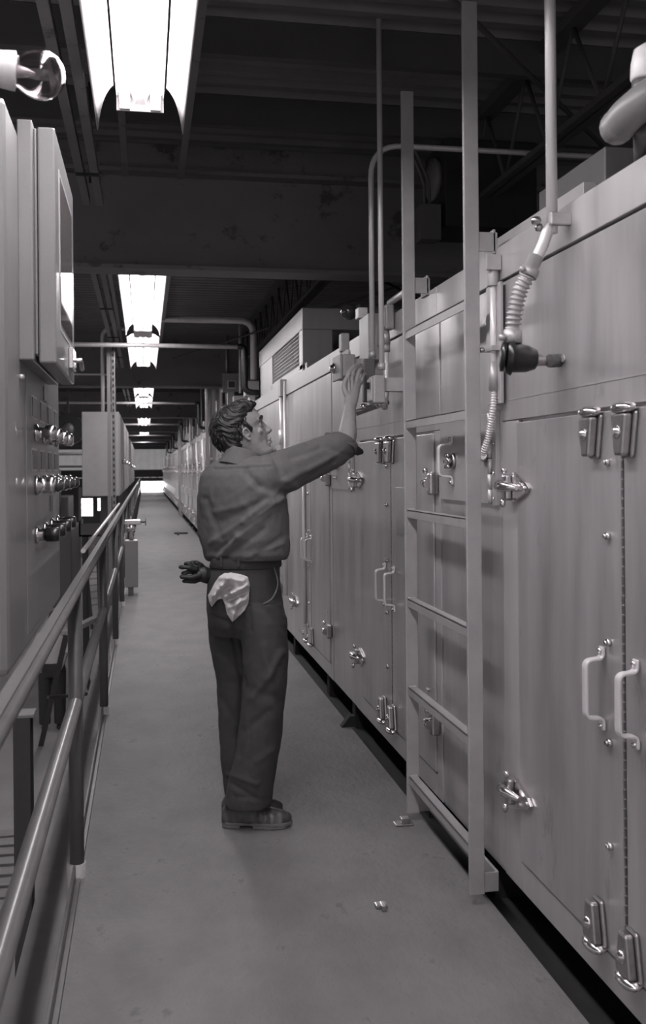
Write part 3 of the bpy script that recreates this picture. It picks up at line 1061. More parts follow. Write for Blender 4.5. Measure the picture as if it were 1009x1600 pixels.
# cross pipes over the walkway
zc = PY(250, 540, 10.0).z
t = thing('cross_pipe', (0, 10.0, zc), 'nearest horizontal pipe crossing the walkway before the third lamp, turning down at the right', 'pipe', 'pipes crossing over the walkway')
MB().tube([(-1.6, 10.0, zc), (.98, 10.0, zc)], .023, 14).build('pipe', M['conduit'], t)
MB().tube(bent([(.96, 10.0, zc), (1.035, 10.0, zc), (1.035, 10.0, 2.26), (1.35, 10.0, 2.24)], .07), .032, 14).build('down_pipe', M['black'], t)
MB().ball((1.28, 10.0, 2.26), .06, 12).box(1.2, 1.36, 9.93, 10.07, 2.18, 2.25).build('valve', M['boxdark'], t)
for i, yy in enumerate((18.56, 27.16, 35.76, 44.4)):
    dup(t, (0, yy - 10.0, 0), 'horizontal pipe crossing the far walkway, %s from the camera' % ['second', 'third', 'fourth', 'fifth'][i])

# ------------------------------------------------------------------ left control cabinet
t = thing('control_cabinet', (-.35, 3.35, .9), 'large grey control cabinet at the left edge with rows of chrome knobs', 'control cabinet')
MB().box(-.95, -.35, 2.6, 4.14, .915, 2.43).build('case', M['paint'], t, bevel=.02)
MB().box(-.352, -.348, 3.0, 4.1, .96, 1.75).build('door_panel', M['paint'], t)
ex = thing('chart_recorder', (-.30, 3.3, 1.76), 'grey recorder box with a hinged door and latch on the left control cabinet', 'recorder')
MB().box(-.352, -.31, 2.86, 3.68, 1.77, 2.46).box(-.31, -.302, 2.90, 3.64, 1.79, 2.45).build('back_case', M['paint'], ex, bevel=.006)
dd = MB().box(-.30, -.25, 2.90, 3.62, 1.765, 2.455).build('door', M['paint'], ex, bevel=.006)
MB().box(-.25, -.247, 3.04, 3.5, 1.90, 2.35).build('window_pane', M['glass'], dd)
MB().box(-.2505, -.249, 3.02, 3.52, 1.88, 2.37).build('window_frame', M['galv'], dd)
lt = MB().box(-.25, -.235, 3.36, 3.50, 1.80, 1.87).tube([(-.24, 3.44, 1.835), (-.215, 3.44, 1.835), (-.215, 3.50, 1.81)], .009, 10)
lt.build('latch', M['chrome'], dd, bevel=.002)
MB().ball((-.345, 2.86, 1.72), .01, 10).build('rivet', M['galv'], t)


def knob(y, z, kind, lab=None):
    nm = ['control_knob', 'indicator_lamp', 'selector_switch'][kind]
    c = (-.348, y, z)
    if kind == 0:
        k = MB().lathe(c, (1, 0, 0), [(0, .028), (.008, .028), (.012, .018), (.03, .017), (.034, .024), (.06, .026), (.068, .018)], 18)
        o = k.build(nm, M['chrome'], t, bevel=0)
    elif kind == 1:
        k = MB().lathe(c, (1, 0, 0), [(0, .032), (.012, .032), (.014, .026), (.04, .025), (.045, .028), (.06, .028), (.064, .02)], 18)
        o = k.build(nm, M['chrome'], t)
        MB().lathe((-.288, y, z), (1, 0, 0), [(0, .022), (.018, .021), (.03, .012)], 16).build('lens', M['globe'], o)
    else:
        k = MB().lathe(c, (1, 0, 0), [(0, .028), (.01, .028), (.013, .02), (.035, .02)], 18)
        o = k.build(nm, M['chrome'], t)
        MB().lathe((-.315, y, z), (1, 0, 0), [(0, .023), (.038, .023), (.042, .019)], 16).build('cap', M['black'], o)
    return o


cols = (3.22, 3.47, 3.72, 3.97)
for i, yy in enumerate(cols):
    knob(yy, 1.575, 0)
    knob(yy, 1.405, 1)
    knob(yy, 1.245, 2)
    for zz in (1.655, 1.487):
        MB().box(-.349, -.345, yy - .08, yy + .06, zz - .03, zz + .03).build('label_plate', M['plate'], t)
        MB().box(-.350, -.3475, yy - .09, yy + .07, zz - .037, zz + .037).build('plate_frame', M['galv'], t)
MB().box(-.349, -.345, 3.5, 3.62, 1.70, 1.75).build('label_plate', M['plate'], t)
MB().box(-.349, -.345, 3.7, 3.8, 1.30, 1.36).build('label_plate', M['plate'], t)

# clear bulb on the cabinet top
t = thing('signal_bulb', (-.25, 1.95, 2.2), 'large clear glass bulb in a white socket at the upper left, sticking out sideways', 'bulb')
bc = PY(63, 117, 1.95)
ax = Vector((1, .12, -.04)).normalized()
MB().lathe(bc - ax * .085, ax, [(.025, .024), (.045, .031), (.06, .041), (.075, .0462), (.087, .0475), (.10, .046), (.115, .038), (.126, .025), (.1315, .012), (.1325, .002)], 28).build('glass', M['glass'], t)
bg = t.children[0].modifiers.new('shell', 'SOLIDIFY')
bg.thickness = .0016
MB().lathe(bc - ax * .14, ax, [(0, .034), (.06, .034), (.088, .037), (.094, .037), (.095, .03)], 24).build('socket', M['whitepaint'], t)
MB().lathe(bc - ax * .05, ax, [(0, .014), (.02, .010), (.04, .003)], 12).build('stem', M['galv'], t)
MB().tube([bc - ax * .16, bc - ax * .7], .02, 12).build('pipe', M['blur'], t)

# ------------------------------------------------------------------ handrail
t = thing('handrail', (-.25, 0, 0), 'grey pipe handrail with two rails along the left edge of the walkway', 'railing')
MB().tube([(-.25, -1.5, 1.02), (-.25, END - 2, 1.02)], .024, 16).build('top_rail', M['rail'], t)
MB().box(-.262, -.238, -1.5, END - 2, 1.036, 1.048).build('rail_cap', M['rail'], t)
MB().tube([(-.25, -1.5, .62), (-.25, END - 2, .62)], .024, 16).build('middle_rail', M['rail'], t)
sp = MB()
posts = [3.54 + 2.32 * k for k in range(-2, 26)]
for yy in posts:
    p = MB().tube([(-.25, yy, -.10), (-.25, yy, 1.01)], .026, 14)
    p.build('post', M['post'], t)
    MB().tube([(-.252, yy, -.20), (-.252, yy, .05)], .034, 14).build('post_socket', M['chan'], t)
tag(MB().tube([(-.31, 5.0, 1.045), (-.31, 12.0, 1.045)], .012, 10).build('service_pipe', M['conduit']), 'thin pale pipe running alongside the outer edge of the handrail', 'pipe')

# gauge post and valve beside the rail
t = thing('valve_station', (-.16, 11.3, 0), 'small box and chrome valve mounted on the walkway side of the handrail far left', 'valve')
MB().box(-.235, -.085, 11.3, 11.55, .10, .64).build('case', M['blur'], t, bevel=.008)
MB().box(-.2, -.14, 11.32, 11.5, 0, .10).build('foot', M['boxdark'], t)
MB().tube([(-.16, 11.4, .64), (-.16, 11.4, .84)], .025, 12).build('stem', M['chrome'], t)
MB().box(-.24, -.05, 11.34, 11.42, .82, .88).ball((-.16, 11.38, .78), .05, 12).build('valve_body', M['chrome'], t, bevel=.01)
MB().cyl((.0, 11.38, .85), (1, 0, 0), .045, .012, 16).tube([(-.05, 11.38, .85), (.0, 11.38, .85)], .012, 8).build('hand_wheel', M['boxdark'], t)

# perforated strut post left of the walkway
t = thing('perforated_strut', (-.37, 11.2, -2.4), 'tall perforated steel strut rising beside the pale panel box on the left', 'strut')
ms = MB().box(-.415, -.375, 11.2, 11.24, -2.4, 3.5).box(-.365, -.325, 11.2, 11.24, -2.4, 3.5)
ms.build('strut', M['blur'], t)
hl = MB()
z = 1.0
while z < 2.9:
    hl.box(-.354, -.336, 11.195, 11.2, z, z + .035)
    z += .07
hl.build('slots', M['black'], t)

# pale electrical enclosures beyond, in a row
def enclosure(x0, x1, y0, y1, z0, z1, label, m='paint'):
    t = thing('electrical_enclosure', ((x0 + x1) / 2, (y0 + y1) / 2, z0), label, 'electrical cabinet', 'electrical cabinets beyond the rail')
    MB().box(x0, x1, y0, y1, z0, z1).build('case', M[m], t, bevel=.01)
    MB().box(x1, x1 + .015, y0 + .03, y1 - .03, z0 + .03, z1 - .03).build('door', M[m], t, bevel=.005)
    MB().lathe((x1 + .015, (y0 + y1) / 2, (z0 + z1) / 2 - .1), (1, 0, 0), [(0, .03), (.04, .03), (.05, .02)], 12).build('knob', M['chrome'], t)
    for z in (z0, ):
        MB().box((x0 + x1) / 2 - .05, (x0 + x1) / 2 + .05, (y0 + y1) / 2 - .05, (y0 + y1) / 2 + .05, -2.4, z0).build('leg', M['boxdark'], t)
    return t


M['pale'] = mat('pale_cabinet_paint', .30, 0, .5, .06, (10, 10, 10))
enclosure(-.84, -.34, 13.5, 15.2, 1.10, 2.26, 'pale grey electrical cabinet hanging left of the far walkway, nearest of its row', 'pale')
enclosure(-.84, -.34, 15.9, 17.6, 1.10, 2.26, 'pale grey electrical cabinet second in the row beyond the handrail', 'pale')
enclosure(-.84, -.34, 18.6, 20.3, 1.10, 2.26, 'pale grey electrical cabinet third in the row beyond the handrail', 'pale')
for k, yy in enumerate((23, 26, 29.5)):
    enclosure(-.84, -.34, yy, yy + 1.8, 1.10, 2.2, 'small far electrical cabinet beyond the handrail, %s of the distant ones' % ['nearest', 'middle', 'farthest'][k], 'pale')
t = tag(MB().tube(bent([(-.56, 13.6, 2.26), (-.56, 13.6, 3.42), (-.2, 13.6, 3.42)], .14, 8), .026, 12).build('riser_pipe', M['conduit']), 'pale conduit rising from the nearest hanging electrical cabinet and hooking right', 'pipe', 'pipes rising from the electrical cabinets')
t = tag(MB().tube(bent([(-1.2, 14.4, 2.86), (-.42, 14.4, 2.86), (-.42, 14.4, 2.26)], .1, 8), .015, 10).build('riser_pipe', M['conduit']), 'thin conduit bending down onto the nearest hanging electrical cabinet', 'pipe', 'pipes rising from the electrical cabinets')

# ------------------------------------------------------------------ lower hall
t = thing('steel_column', (-.75, 6.1, -2.4), 'dark capped steel column stub standing in the lower hall at the left edge', 'column')
MB().box(-.79, -.69, 6.0, 6.015, -2.4, -.03).box(-.745, -.735, 6.015, 6.15, -2.4, -.03).box(-.79, -.69, 6.15, 6.165, -2.4, -.03).build('section', M['post'], t, bevel=.002)
MB().box(-.795, -.67, 5.995, 6.17, -.03, -.015).build('cap_plate', M['chan'], t)
pal = thing('pallet', (-1.5, 9.4, -2.4), 'pale slatted wooden pallet on the lower floor at the bottom left', 'pallet')
for k in range(9):
    yy = 8.3 + k * .245
    MB().box(-2.3, -1.17, yy, yy + .17, -2.30, -2.275).build('slat', M['wood'], pal, bevel=.003)
for xx in (-2.28, -1.75, -1.27):
    MB().box(xx, xx + .1, 8.3, 10.43, -2.4, -2.30).build('bearer', M['wood'], pal)

t = thing('trestle', (-1.3, 12.6, -2.4), 'dark steel trestle with splayed legs standing in the lower hall before the second worker', 'trestle')
tt = PY(104, 990, 12.4)
for (u, v) in ((64, 1165), (152, 1110)):
    d_ = ray(u, v)
    tq = (-2.4 - EYE) / d_.z
    g = Vector((d_.x * tq, d_.y * tq, -2.4))
    MB().bar(tt if u < 100 else tt + Vector((.05, .1, 0)), g, .07, .05, (0, 1, 0)).build('leg', M['post'], t)
MB().bar(tt + Vector((-.03, 0, 0)), tt + Vector((.3, 1.2, 0)), .1, .06).build('top_beam', M['wood'], t)
MB().bar(PY(75, 1090, 12.8), PY(148, 1083, 13.4), .04, .04).build('brace', M['post'], t)

t = thing('feed_trough', (-.9, 18, -.1), 'grey steel trough on legs beyond the handrail under the pale electrical cabinets', 'trough')
p0, p1 = PY(122, 840, 17.5), PY(190, 818, 17.5)
MB().box(p0.x, p1.x, 17.7, 18.5, p0.z, p0.z + .03).box(p0.x, p1.x, 17.7, 17.73, p0.z, p1.z).box(p0.x, p0.x + .03, 17.7, 18.5, p0.z, p1.z + .05).box(p0.x, p0.x + .05, 17.7, 17.76, p1.z, p1.z + .65).build('tray', M['blur'], t)
for xx in (p0.x + .05, p1.x - .1):
    for yy in (17.75, 18.3):
        MB().box(xx, xx + .08, yy, yy + .08, -2.4, p0.z).build('leg', M['post'], t)

t = thing('step_rack', (-1.3, 24, -2.4), 'dark ladder rack with many rungs standing in the lower hall beyond the trough', 'rack')
q0, q1 = PY(131, 850, 24), PY(144, 953, 24)
q2, q3 = PY(152, 850, 24), PY(157, 950, 24)
for a_, b_ in ((q0, q1), (q2, q3)):
    MB().bar(a_, Vector((b_.x, 24, -2.4)), .08, .06, (0, 1, 0)).build('side', M['post'], t)
for k in range(10):
    f = .03 + k * .1
    MB().bar(q0.lerp(q1, f), q2.lerp(q3, f), .05, .03).build('rung', M['pale'], t)

t = thing('machine', (-2.6, 30, -2.4), 'dark bulky machine in the lower hall seen past the left control cabinet', 'machine')
MB().box(-2.9, -2.05, 28, 32, -2.4, -.2).box(-2.8, -2.2, 29, 31, -.2, .7).build('body', M['blur'], t, bevel=.03)
MB().tube([(-2.5, 28.6, -.2), (-2.5, 28.6, 1.5)], .12, 12).build('stack', M['boxdark'], t)
t = thing('crate', (-4, 45, -2.4), 'large pale crate in the lower hall before the bright far doors', 'crate')
MB().box(-3.3, -1.5, 44, 46, -2.4, -1.0).build('case', M['pale'], t, bevel=.02)
for k in range(3):
    MB().box(-3.32 + .6 * k, -3.2 + .6 * k, 43.97, 44, -2.4, -1.0).build('batten', M['wood'], t)
for i, (x, y, z) in enumerate([(-1.8, 20, 2.2), (-1.9, 26, 1.9), (-2.6, 33, 1.6)]):
    tag(MB().tube([(-9, y, z), (-.9, y, z)], .04, 10).build('overhead_pipe', M['blur']), 'horizontal pipe over the lower hall behind the left cabinet, %s' % ['topmost', 'middle one', 'lowest and farthest'][i], 'pipe', 'overhead pipes in the lower hall')
t = thing('overhead_fan', (-1.6, 18, 2.4), 'dark round ventilator under the roof between the left cabinets', 'fan')
MB().cyl((-1.35, 18, 2.2), (0, -1, 0), .28, .3, 20).build('housing', M['black'], t)
MB().lathe((-1.35, 17.7, 2.2), (0, -1, 0), [(0, .12), (.05, .1), (.08, .03)], 16).build('boss', M['boxdark'], t)
MB().rod((-1.35, 17.85, 2.4), (-1.35, 17.85, 3.52), .02).build('hanger', M['joist'], t)


# ------------------------------------------------------------------ people
def remesh(mb, voxel, smooth=4, name='tmp'):
    """union of overlapping closed lofts as one continuous surface"""
    me = bpy.data.meshes.new(name)
    me.from_pydata([tuple(v) for v in mb.v], [], mb.f)
    bm = bmesh.new()
    bm.from_mesh(me)
    bmesh.ops.recalc_face_normals(bm, faces=bm.faces)
    bm.to_mesh(me)
    bm.free()
    o = bpy.data.objects.new(name, me)
    COL.objects.link(o)
    r = o.modifiers.new('r', 'REMESH')
    r.mode = 'VOXEL'
    r.voxel_size = voxel
    if smooth:
        s = o.modifiers.new('s', 'SMOOTH')
        s.iterations = smooth
        s.factor = .5
    dg = bpy.context.evaluated_depsgraph_get()
    dg.update()
    ev = o.evaluated_get(dg)
    out = bpy.data.meshes.new_from_object(ev)
    bpy.data.objects.remove(o)
    return out


def finish(me, name, material, parent, fn=None, fn2=None):
    o0 = ORG[parent.name]
    if fn or fn2:
        for f in (fn, fn2):
            if not f:
                continue
            me.update()
            nors = [Vector(n.vector) for n in me.vertex_normals]
            for v, n in zip(me.vertices, nors):
                v.co = v.co + f(v.co.copy(), n)
    for v in me.vertices:
        v.co = v.co - o0
    me.materials.clear()
    me.materials.append(material)
    for p in me.polygons:
        p.use_smooth = True
    me.update()
    me.name = name
    o = bpy.data.objects.new(name, me)
    COL.objects.link(o)
    o.parent = parent
    ORG[o.name] = o0
    return o


def ring(c, a, b, ra, rb, n=24, p=1.0):
    """ellipse (superellipse p<1 boxier) around c with unit axes a,b"""
    c, a, b = Vector(c), Vector(a), Vector(b)
    out = []
    for k in range(n):
        t = 2 * PI * k / n
        cc, ss = math.cos(t), math.sin(t)
        out.append(c + a * (ra * math.copysign(abs(cc) ** p, cc)) + b * (rb * math.copysign(abs(ss) ** p, ss)))
    return out


def limb(pts, n=20):
    """pts: (centre, radius) or (centre, ra, rb) ; rings perpendicular to the path"""
    rings = []
    C = [Vector(p[0]) for p in pts]
    prev = None
    for i, p in enumerate(pts):
        t = (C[min(i + 1, len(C) - 1)] - C[max(i - 1, 0)]).normalized()
        if prev is None:
            a = Vector((0, 1, 0)) if abs(t.y) < .9 else Vector((1, 0, 0))
            u = (a - t * a.dot(t)).normalized()
        else:
            u = (prev - t * prev.dot(t)).normalized()
        prev = u
        w = t.cross(u)
        ra = p[1]
        rb = p[2] if len(p) > 2 else ra
        rings.append(ring(C[i], u, w, ra, rb, n))
    return rings


def gauss(d, w):
    return math.exp(-(d / w) ** 2)


def seg_dist(px, py, ax, ay, bx, by):
    vx, vy = bx - ax, by - ay
    t = max(0, min(1, ((px - ax) * vx + (py - ay) * vy) / (vx * vx + vy * vy)))
    return math.hypot(px - ax - vx * t, py - ay - vy * t)


def creases(lst):
    """cloth ridges (+) and valleys (-) sculpted into the side of the garment turned to the walkway's near end"""
    def f(co, n):
        u, v = proj(co)
        tocam = (Vector((0, 0, EYE)) - co).normalized()
        if n.dot(tocam) < -.15:
            k = .0
        else:
            k = min(1, (n.dot(tocam) + .15) * 2.5)
        d = 0
        for (ax, ay, bx, by, w, amp) in lst:
            d += amp * gauss(seg_dist(u, v, ax, ay, bx, by), w) * k
        d += .003 * noise.noise(co * 14) + .0015 * noise.noise(co * 38)
        return n * d
    return f


MAN = Vector((.45, 3.95, 0))
man = thing('person', MAN, 'man in a work shirt and dark trousers on the walkway, reaching up to a box', 'person')
fa = math.radians(38)
Ff = Vector((math.cos(fa), math.sin(fa), 0))       # the way his chest faces
Rr = Vector((math.sin(fa), -math.cos(fa), 0))      # towards his right hand
Z = Vector((0, 0, 1))

# head frame
ha = math.radians(4)
hf = Vector((math.cos(ha), math.sin(ha), 0))
hs = Vector((math.sin(ha), -math.cos(ha), 0))      # towards his right ear (to the camera)
tl = math.radians(24)
hF = hf * math.cos(tl) + Z * math.sin(tl)
hU = Z * math.cos(tl) - hf * math.sin(tl)
HC = PY(386, 679, 3.90) - hs * .078 + hF * .004
HSC = 1.04


def HL(x, y, z):
    return HC + (hF * x + hs * y + hU * z) * HSC


def headlocal(co):
    d = co - HC
    return Vector((d.dot(hF), d.dot(hs), d.dot(hU))) / HSC


slices = [(-.122, .050, -.005, .026), (-.116, .073, -.015, .034), (-.106, .083, -.03, .042), (-.092, .085, -.045, .049), (-.078, .080, -.058, .054), (-.066, .083, -.068, .058),
          (-.052, .083, -.078, .062), (-.036, .083, -.088, .066), (-.018, .082, -.095, .069), (0.0, .081, -.099, .071), (.018, .081, -.101, .073), (.034, .087, -.102, .074),
          (.05, .088, -.101, .0745), (.07, .084, -.097, .073), (.088, .073, -.09, .067), (.103, .055, -.075, .056), (.115, .03, -.05, .038), (.12, .01, -.03, .02)]
hb = MB()
rings = []
for (z, f, b, w) in slices:
    r_ = []
    cx = (f + b) / 2 - .004
    for k in range(32):
        t_ = 2 * PI * k / 32
        cc, ss = math.cos(t_), math.sin(t_)
        px_ = cx + ((f - cx) if cc > 0 else (cx - b)) * math.copysign(abs(cc) ** .92, cc)
        # cheeks narrow towards the front of the lower face
        nar = 1 - (.22 * max(0, cc) ** 2 if z < .03 else .10 * max(0, cc) ** 2)
        r_.append(HL(px_, w * math.copysign(abs(ss) ** .88, ss) * nar, z))
    rings.append(r_)
hb.loft(rings)
# nose
hb.loft([ring(HL((rg_ + .066) / 2, 0, z_), hF, hs, (rg_ - .066) / 2, w_, 16) for (z_, rg_, w_) in ((.034, .086, .008), (.024, .089, .0085), (.010, .094, .009), (-.005, .102, .010), (-.016, .109, .0115), (-.024, .1125, .0135), (-.031, .108, .0125), (-.036, .096, .009))])
for s in (-1, 1):
    hb.ball(HL(.091, s * .0125, -.026), .0085, 10)
# lips, chin, brow ridge
hb.tube([HL(.078, -.022, -.058), HL(.087, -.008, -.0545), HL(.088, .008, -.0545), HL(.078, .022, -.058)], .006, 8)
hb.tube([HL(.076, -.018, -.068), HL(.085, -.006, -.0675), HL(.085, .006, -.0675), HL(.076, .018, -.068)], .0065, 8)
hb.ball(HL(.078, 0, -.100), .018, 12)
hb.tube([HL(.062, -.045, .034), HL(.084, -.022, .038), HL(.086, 0, .034), HL(.084, .022, .038), HL(.062, .045, .034)], .010, 10)
for s in (-1, 1):
    # ear: rim, lobe and inner bowl
    hb.tube(spline([HL(-.003 + ex * .72, s * (.074 + (ey - .074) * .85), ez * .74) for ex, ey, ez in ((.012, .073, -.012), (.016, .076, .012), (.006, .083, .030), (-.012, .088, .030), (-.022, .089, .010), (-.016, .085, -.012), (-.004, .078, -.030), (.006, .073, -.026))], 4), .0042, 8)
    hb.ball(HL(-.006, s * .071, .001), .013, 10, (.9, .5, 1.4))
    hb.ball(HL(.007, s * .075, -.003), .0045, 8)
    # cheekbone
    hb.ball(HL(.050, s * .039, -.010), .018, 12)
    hb.ball(HL(.0655, s * .030, .014), .0125, 12)
# neck
nb = PY(392, 726, 3.93)
hb.loft([ring(nb + Vector((-.015, 0, -.06)), Ff, Rr, .066, .075, 24), ring(nb, Ff, Rr, .062, .063, 24), ring(HL(-.025, 0, -.085), hF, hs, .055, .054, 24), ring(HL(-.02, 0, -.03), hF, hs, .058, .056, 24)])
# trunk and legs inside the clothes
ws = PY(385, 878, 3.97)
hips = PY(386, 925, 3.97)
chest = PY(384, 780, 3.95)
shl = PY(388, 735, 3.95)
hb.loft([ring(hips + Z * -.06, Ff, Rr, .07, .13, 24), ring(hips, Ff, Rr, .085, .14, 24), ring(ws, Ff, Rr, .075, .125, 24), ring(chest, Ff, Rr, .09, .145, 24), ring(shl, Ff, Rr, .07, .13, 24), ring(nb + Z * -.02, Ff, Rr, .05, .06, 24)])
hipR = PY(405, 950, 3.88)
hipL = PY(362, 950, 4.06)
knR = PY(414, 1100, 3.86)
knL = PY(368, 1100, 4.10)
anR = PY(392, 1256, 3.90)
anL = PY(384, 1250, 4.14)
for h, k_, a_ in ((hipR, knR, anR), (hipL, knL, anL)):
    hb.loft(limb([(h, .075), (h.lerp(k_, .5), .066), (k_, .05), (k_.lerp(a_, .35), .05), (a_, .035)]))
# right arm up to the hand
shR = PY(424, 742, 3.88)
elR = PY(541, 697, 4.04)
wrR = PY(547, 634, 4.24)
hb.loft(limb([(shR, .055), (shR.lerp(elR, .5), .047), (elR, .042), (elR.lerp(wrR, .3), .041), (elR.lerp(wrR, .7), .031), (wrR, .024, .029)]))
# left arm hangs on the far side
shL = PY(345, 742, 4.10)
elL = PY(330, 830, 4.16)
hb.loft(limb([(shL, .05), (elL, .04), (PY(350, 880, 4.25), .03)]))
# right hand: palm, four fingers, thumb
palm1 = PY(551, 603, 4.295)
K = [PY(541, 592, 4.30), PY(548, 587, 4.315), PY(556, 587, 4.33), PY(563, 591, 4.345)]
hb.loft(limb([(wrR, .024, .029), (wrR.lerp(palm1, .4), .022, .034), (palm1, .019, .037), (PY(553, 596, 4.31), .014, .036), (PY(553, 590, 4.318), .008, .030)]))
tips = [
    [(541, 596, 4.285), (545, 582, 4.30), (555, 572, 4.33), (565, 573, 4.36), (568, 577, 4.37)],
    [(548, 596, 4.295), (552, 581, 4.31), (559, 574, 4.345), (566, 579, 4.375)],
    [(556, 597, 4.305), (560, 583, 4.32), (565, 578, 4.35), (570, 586, 4.38)],
    [(563, 600, 4.315), (566, 589, 4.33), (570, 585, 4.355), (574, 592, 4.38)],
]
for i, tp in enumerate(tips):
    P_ = spline([PY(*q) for q in tp], 4)
    n_ = len(P_)
    r0 = [.0098, .0102, .0098, .0088][i]
    hb.tube(P_, r0, 12, rs=[r0 * (1.12 - .25 * k / (n_ - 1)) for k in range(n_)])
    hb.ball(PY(tp[1][0] - .5, tp[1][1] + 3, tp[1][2] - .006), r0 * 1.15, 10)
    # tendon on the back of the hand
    hb.tube([PY(tp[1][0] - .5, tp[1][1] + 4, tp[1][2] - .006), wrR.lerp(PY(*tp[0]), .25) + Vector((0, -.014, 0))], .006, 8)
P_ = spline([PY(544, 622, 4.255), PY(538, 608, 4.26), PY(539, 596, 4.275), PY(546, 587, 4.31), PY(553, 583, 4.34)], 4)
hb.tube(P_, .012, 10, rs=[.015 - .006 * k / (len(P_) - 1) for k in range(len(P_))])


def face_fn(co, n):
    q = headlocal(co)
    d = Vector((0, 0, 0))
    if q.length < .2:
        for s in (-1, 1):
            # eye sockets, cheek hollow, nostril and jaw line
            e = Vector((q.x - .083, q.y - s * .031, q.z - .015))
            d -= n * .004 * gauss(math.sqrt(e.x ** 2 * .5 + e.y ** 2 * .7 + e.z ** 2 * 1.6), .0155)
            e2 = Vector((q.x - .078, q.y - s * .018, q.z - .018))
            d -= n * .004 * gauss(e2.length, .009)
            e = Vector((q.x - .055, q.y - s * .052, q.z + .052))
            d -= n * .005 * gauss(e.length, .022)
            e = Vector((q.x - .10, q.y - s * .009, q.z + .036))
            d -= n * .004 * gauss(e.length, .006)
            # fold from nose to mouth corner
            e = seg_dist(q.x, q.z, .083, -.026, .067, -.068)
            if q.y * s > .01:
                d -= n * .003 * gauss(e, .005)
            # hollow of the ear
            e = Vector((q.x + .003, (q.y - s * .080) * .6, q.z - .003))
            d -= n * .005 * gauss(e.length, .0065)
        # mouth opening line and dip under the lower lip
        if q.x > .05 and abs(q.y) < .03:
            d -= n * .004 * gauss(q.z + .0615, .0028)
            d -= n * .003 * gauss(q.z + .083, .006)
    d += n * .0008 * noise.noise(co * 90)
    return d


body_me = remesh(hb, .0030, 2, 'body')
body = finish(body_me, 'body', M['skin'], man, face_fn)
for s in (-1, 1):
    MB().ball(HL(.0675, s * .030, .0125), .0115, 14).build('eye', M['eye'], man)
    MB().tube(spline([HL(.091, s * .010, .034), HL(.088, s * .028, .041), HL(.070, s * .050, .036)], 4), .0035, 8, rs=[.004] * 4 + [.0055] * 4 + [.002]).build('eyebrow', M['hair'], man)
    MB().tube(spline([HL(.0745, s * .019, .015), HL(.0775, s * .030, .0195), HL(.070, s * .043, .013)], 4), .0017, 6).build('eyelash', M['hair'], man)

# hair: cap over the skull with combed waves, plus locks lying on it
hm_ = MB()
rings = []
HS = [(-.062, -.082, .050), (-.052, -.096, .060), (-.030, -.106, .072), (0, -.111, .079), (.03, -.114, .082), (.06, -.113, .083), (.085, -.106, .079), (.108, -.090, .071), (.124, -.068, .055), (.134, -.035, .034), (.138, -.01, .012)]
fronts = [-.036, -.028, -.022, -.010, .006, .042, .072, .074, .064, .042, .020]
for (z, b, w), f in zip(HS, fronts):
    r_ = []
    cx = (f + b) / 2
    for k in range(28):
        t_ = 2 * PI * k / 28
        cc, ss = math.cos(t_), math.sin(t_)
        # hollow front so the cap hugs the temples: side hair further back than the forelock
        r_.append(HL(cx + ((f - cx) if cc > 0 else (cx - b)) * math.copysign(abs(cc) ** .8, cc), w * math.copysign(abs(ss) ** .75, ss), z))
    rings.append(r_)
hm_.loft(rings)
# forelock swept back from the hairline
hm_.tube([HL(.074, .02, .096), HL(.080, .0, .099), HL(.074, -.03, .096)], .014, 10, rs=[.010, .014, .010])
hm_.tube([HL(.035, .055, .082), HL(.062, .036, .098), HL(.074, .005, .106), HL(.06, -.03, .104)], .016, 10, rs=[.012, .015, .016, .012])
# sideburns
for s in (-1, 1):
    hm_.tube([HL(.010, s * .074, .045), HL(.016, s * .072, .025), HL(.020, s * .070, .004)], .008, 8, rs=[.010, .007, .004])
hair_me = remesh(hm_, .003, 2, 'hair')


def hair_fn(co, n):
    q = headlocal(co)
    w = noise.noise(Vector((q.x * 30, q.y * 18, q.z * 30)))
    ph = q.z * 170 + q.x * 105 + 6.0 * noise.noise(q * 20)
    d = .0026 * math.sin(ph) + .004 * w + .0016 * math.sin(ph * 2.7 + q.x * 200 + 4 * w)
    return n * d


hair = finish(hair_me, 'hair', M['hair'], man, hair_fn)
lk = MB()
rnd = random.Random(4)
for i in range(420):
    th = rnd.uniform(.15, PI * .55)
    ph = rnd.uniform(-PI, PI)
    # start on the cap surface and run backwards / downwards in a wave
    pts = []
    for k in range(9):
        s = k / 8
        th2 = th + s * .42
        c_, s_ = math.cos(ph), math.sin(ph)
        q = Vector((-.02 + .094 * math.sin(th2) * c_, .0825 * math.sin(th2) * s_, .03 + .103 * math.cos(th2)))
        q += Vector((-.018 * s, 0, 0)) + Vector((.0022 * math.sin(s * 9 + i), .002 * math.cos(s * 8 + i), .0022 * math.sin(s * 10 + 2 * i)))
        if q.x > .05 and q.z < .085:
            break
        if q.x > -.01 and q.z < .03:
            break
        pts.append(HL(*q))
    if len(pts) > 6:
        n_ = len(pts)
        lk.tube(pts, .004, 5, rs=[.0026 * math.sin(PI * (k + .6) / (n_ + .2)) + .0006 for k in range(n_)])
lk.build('locks', M['hair'], hair)

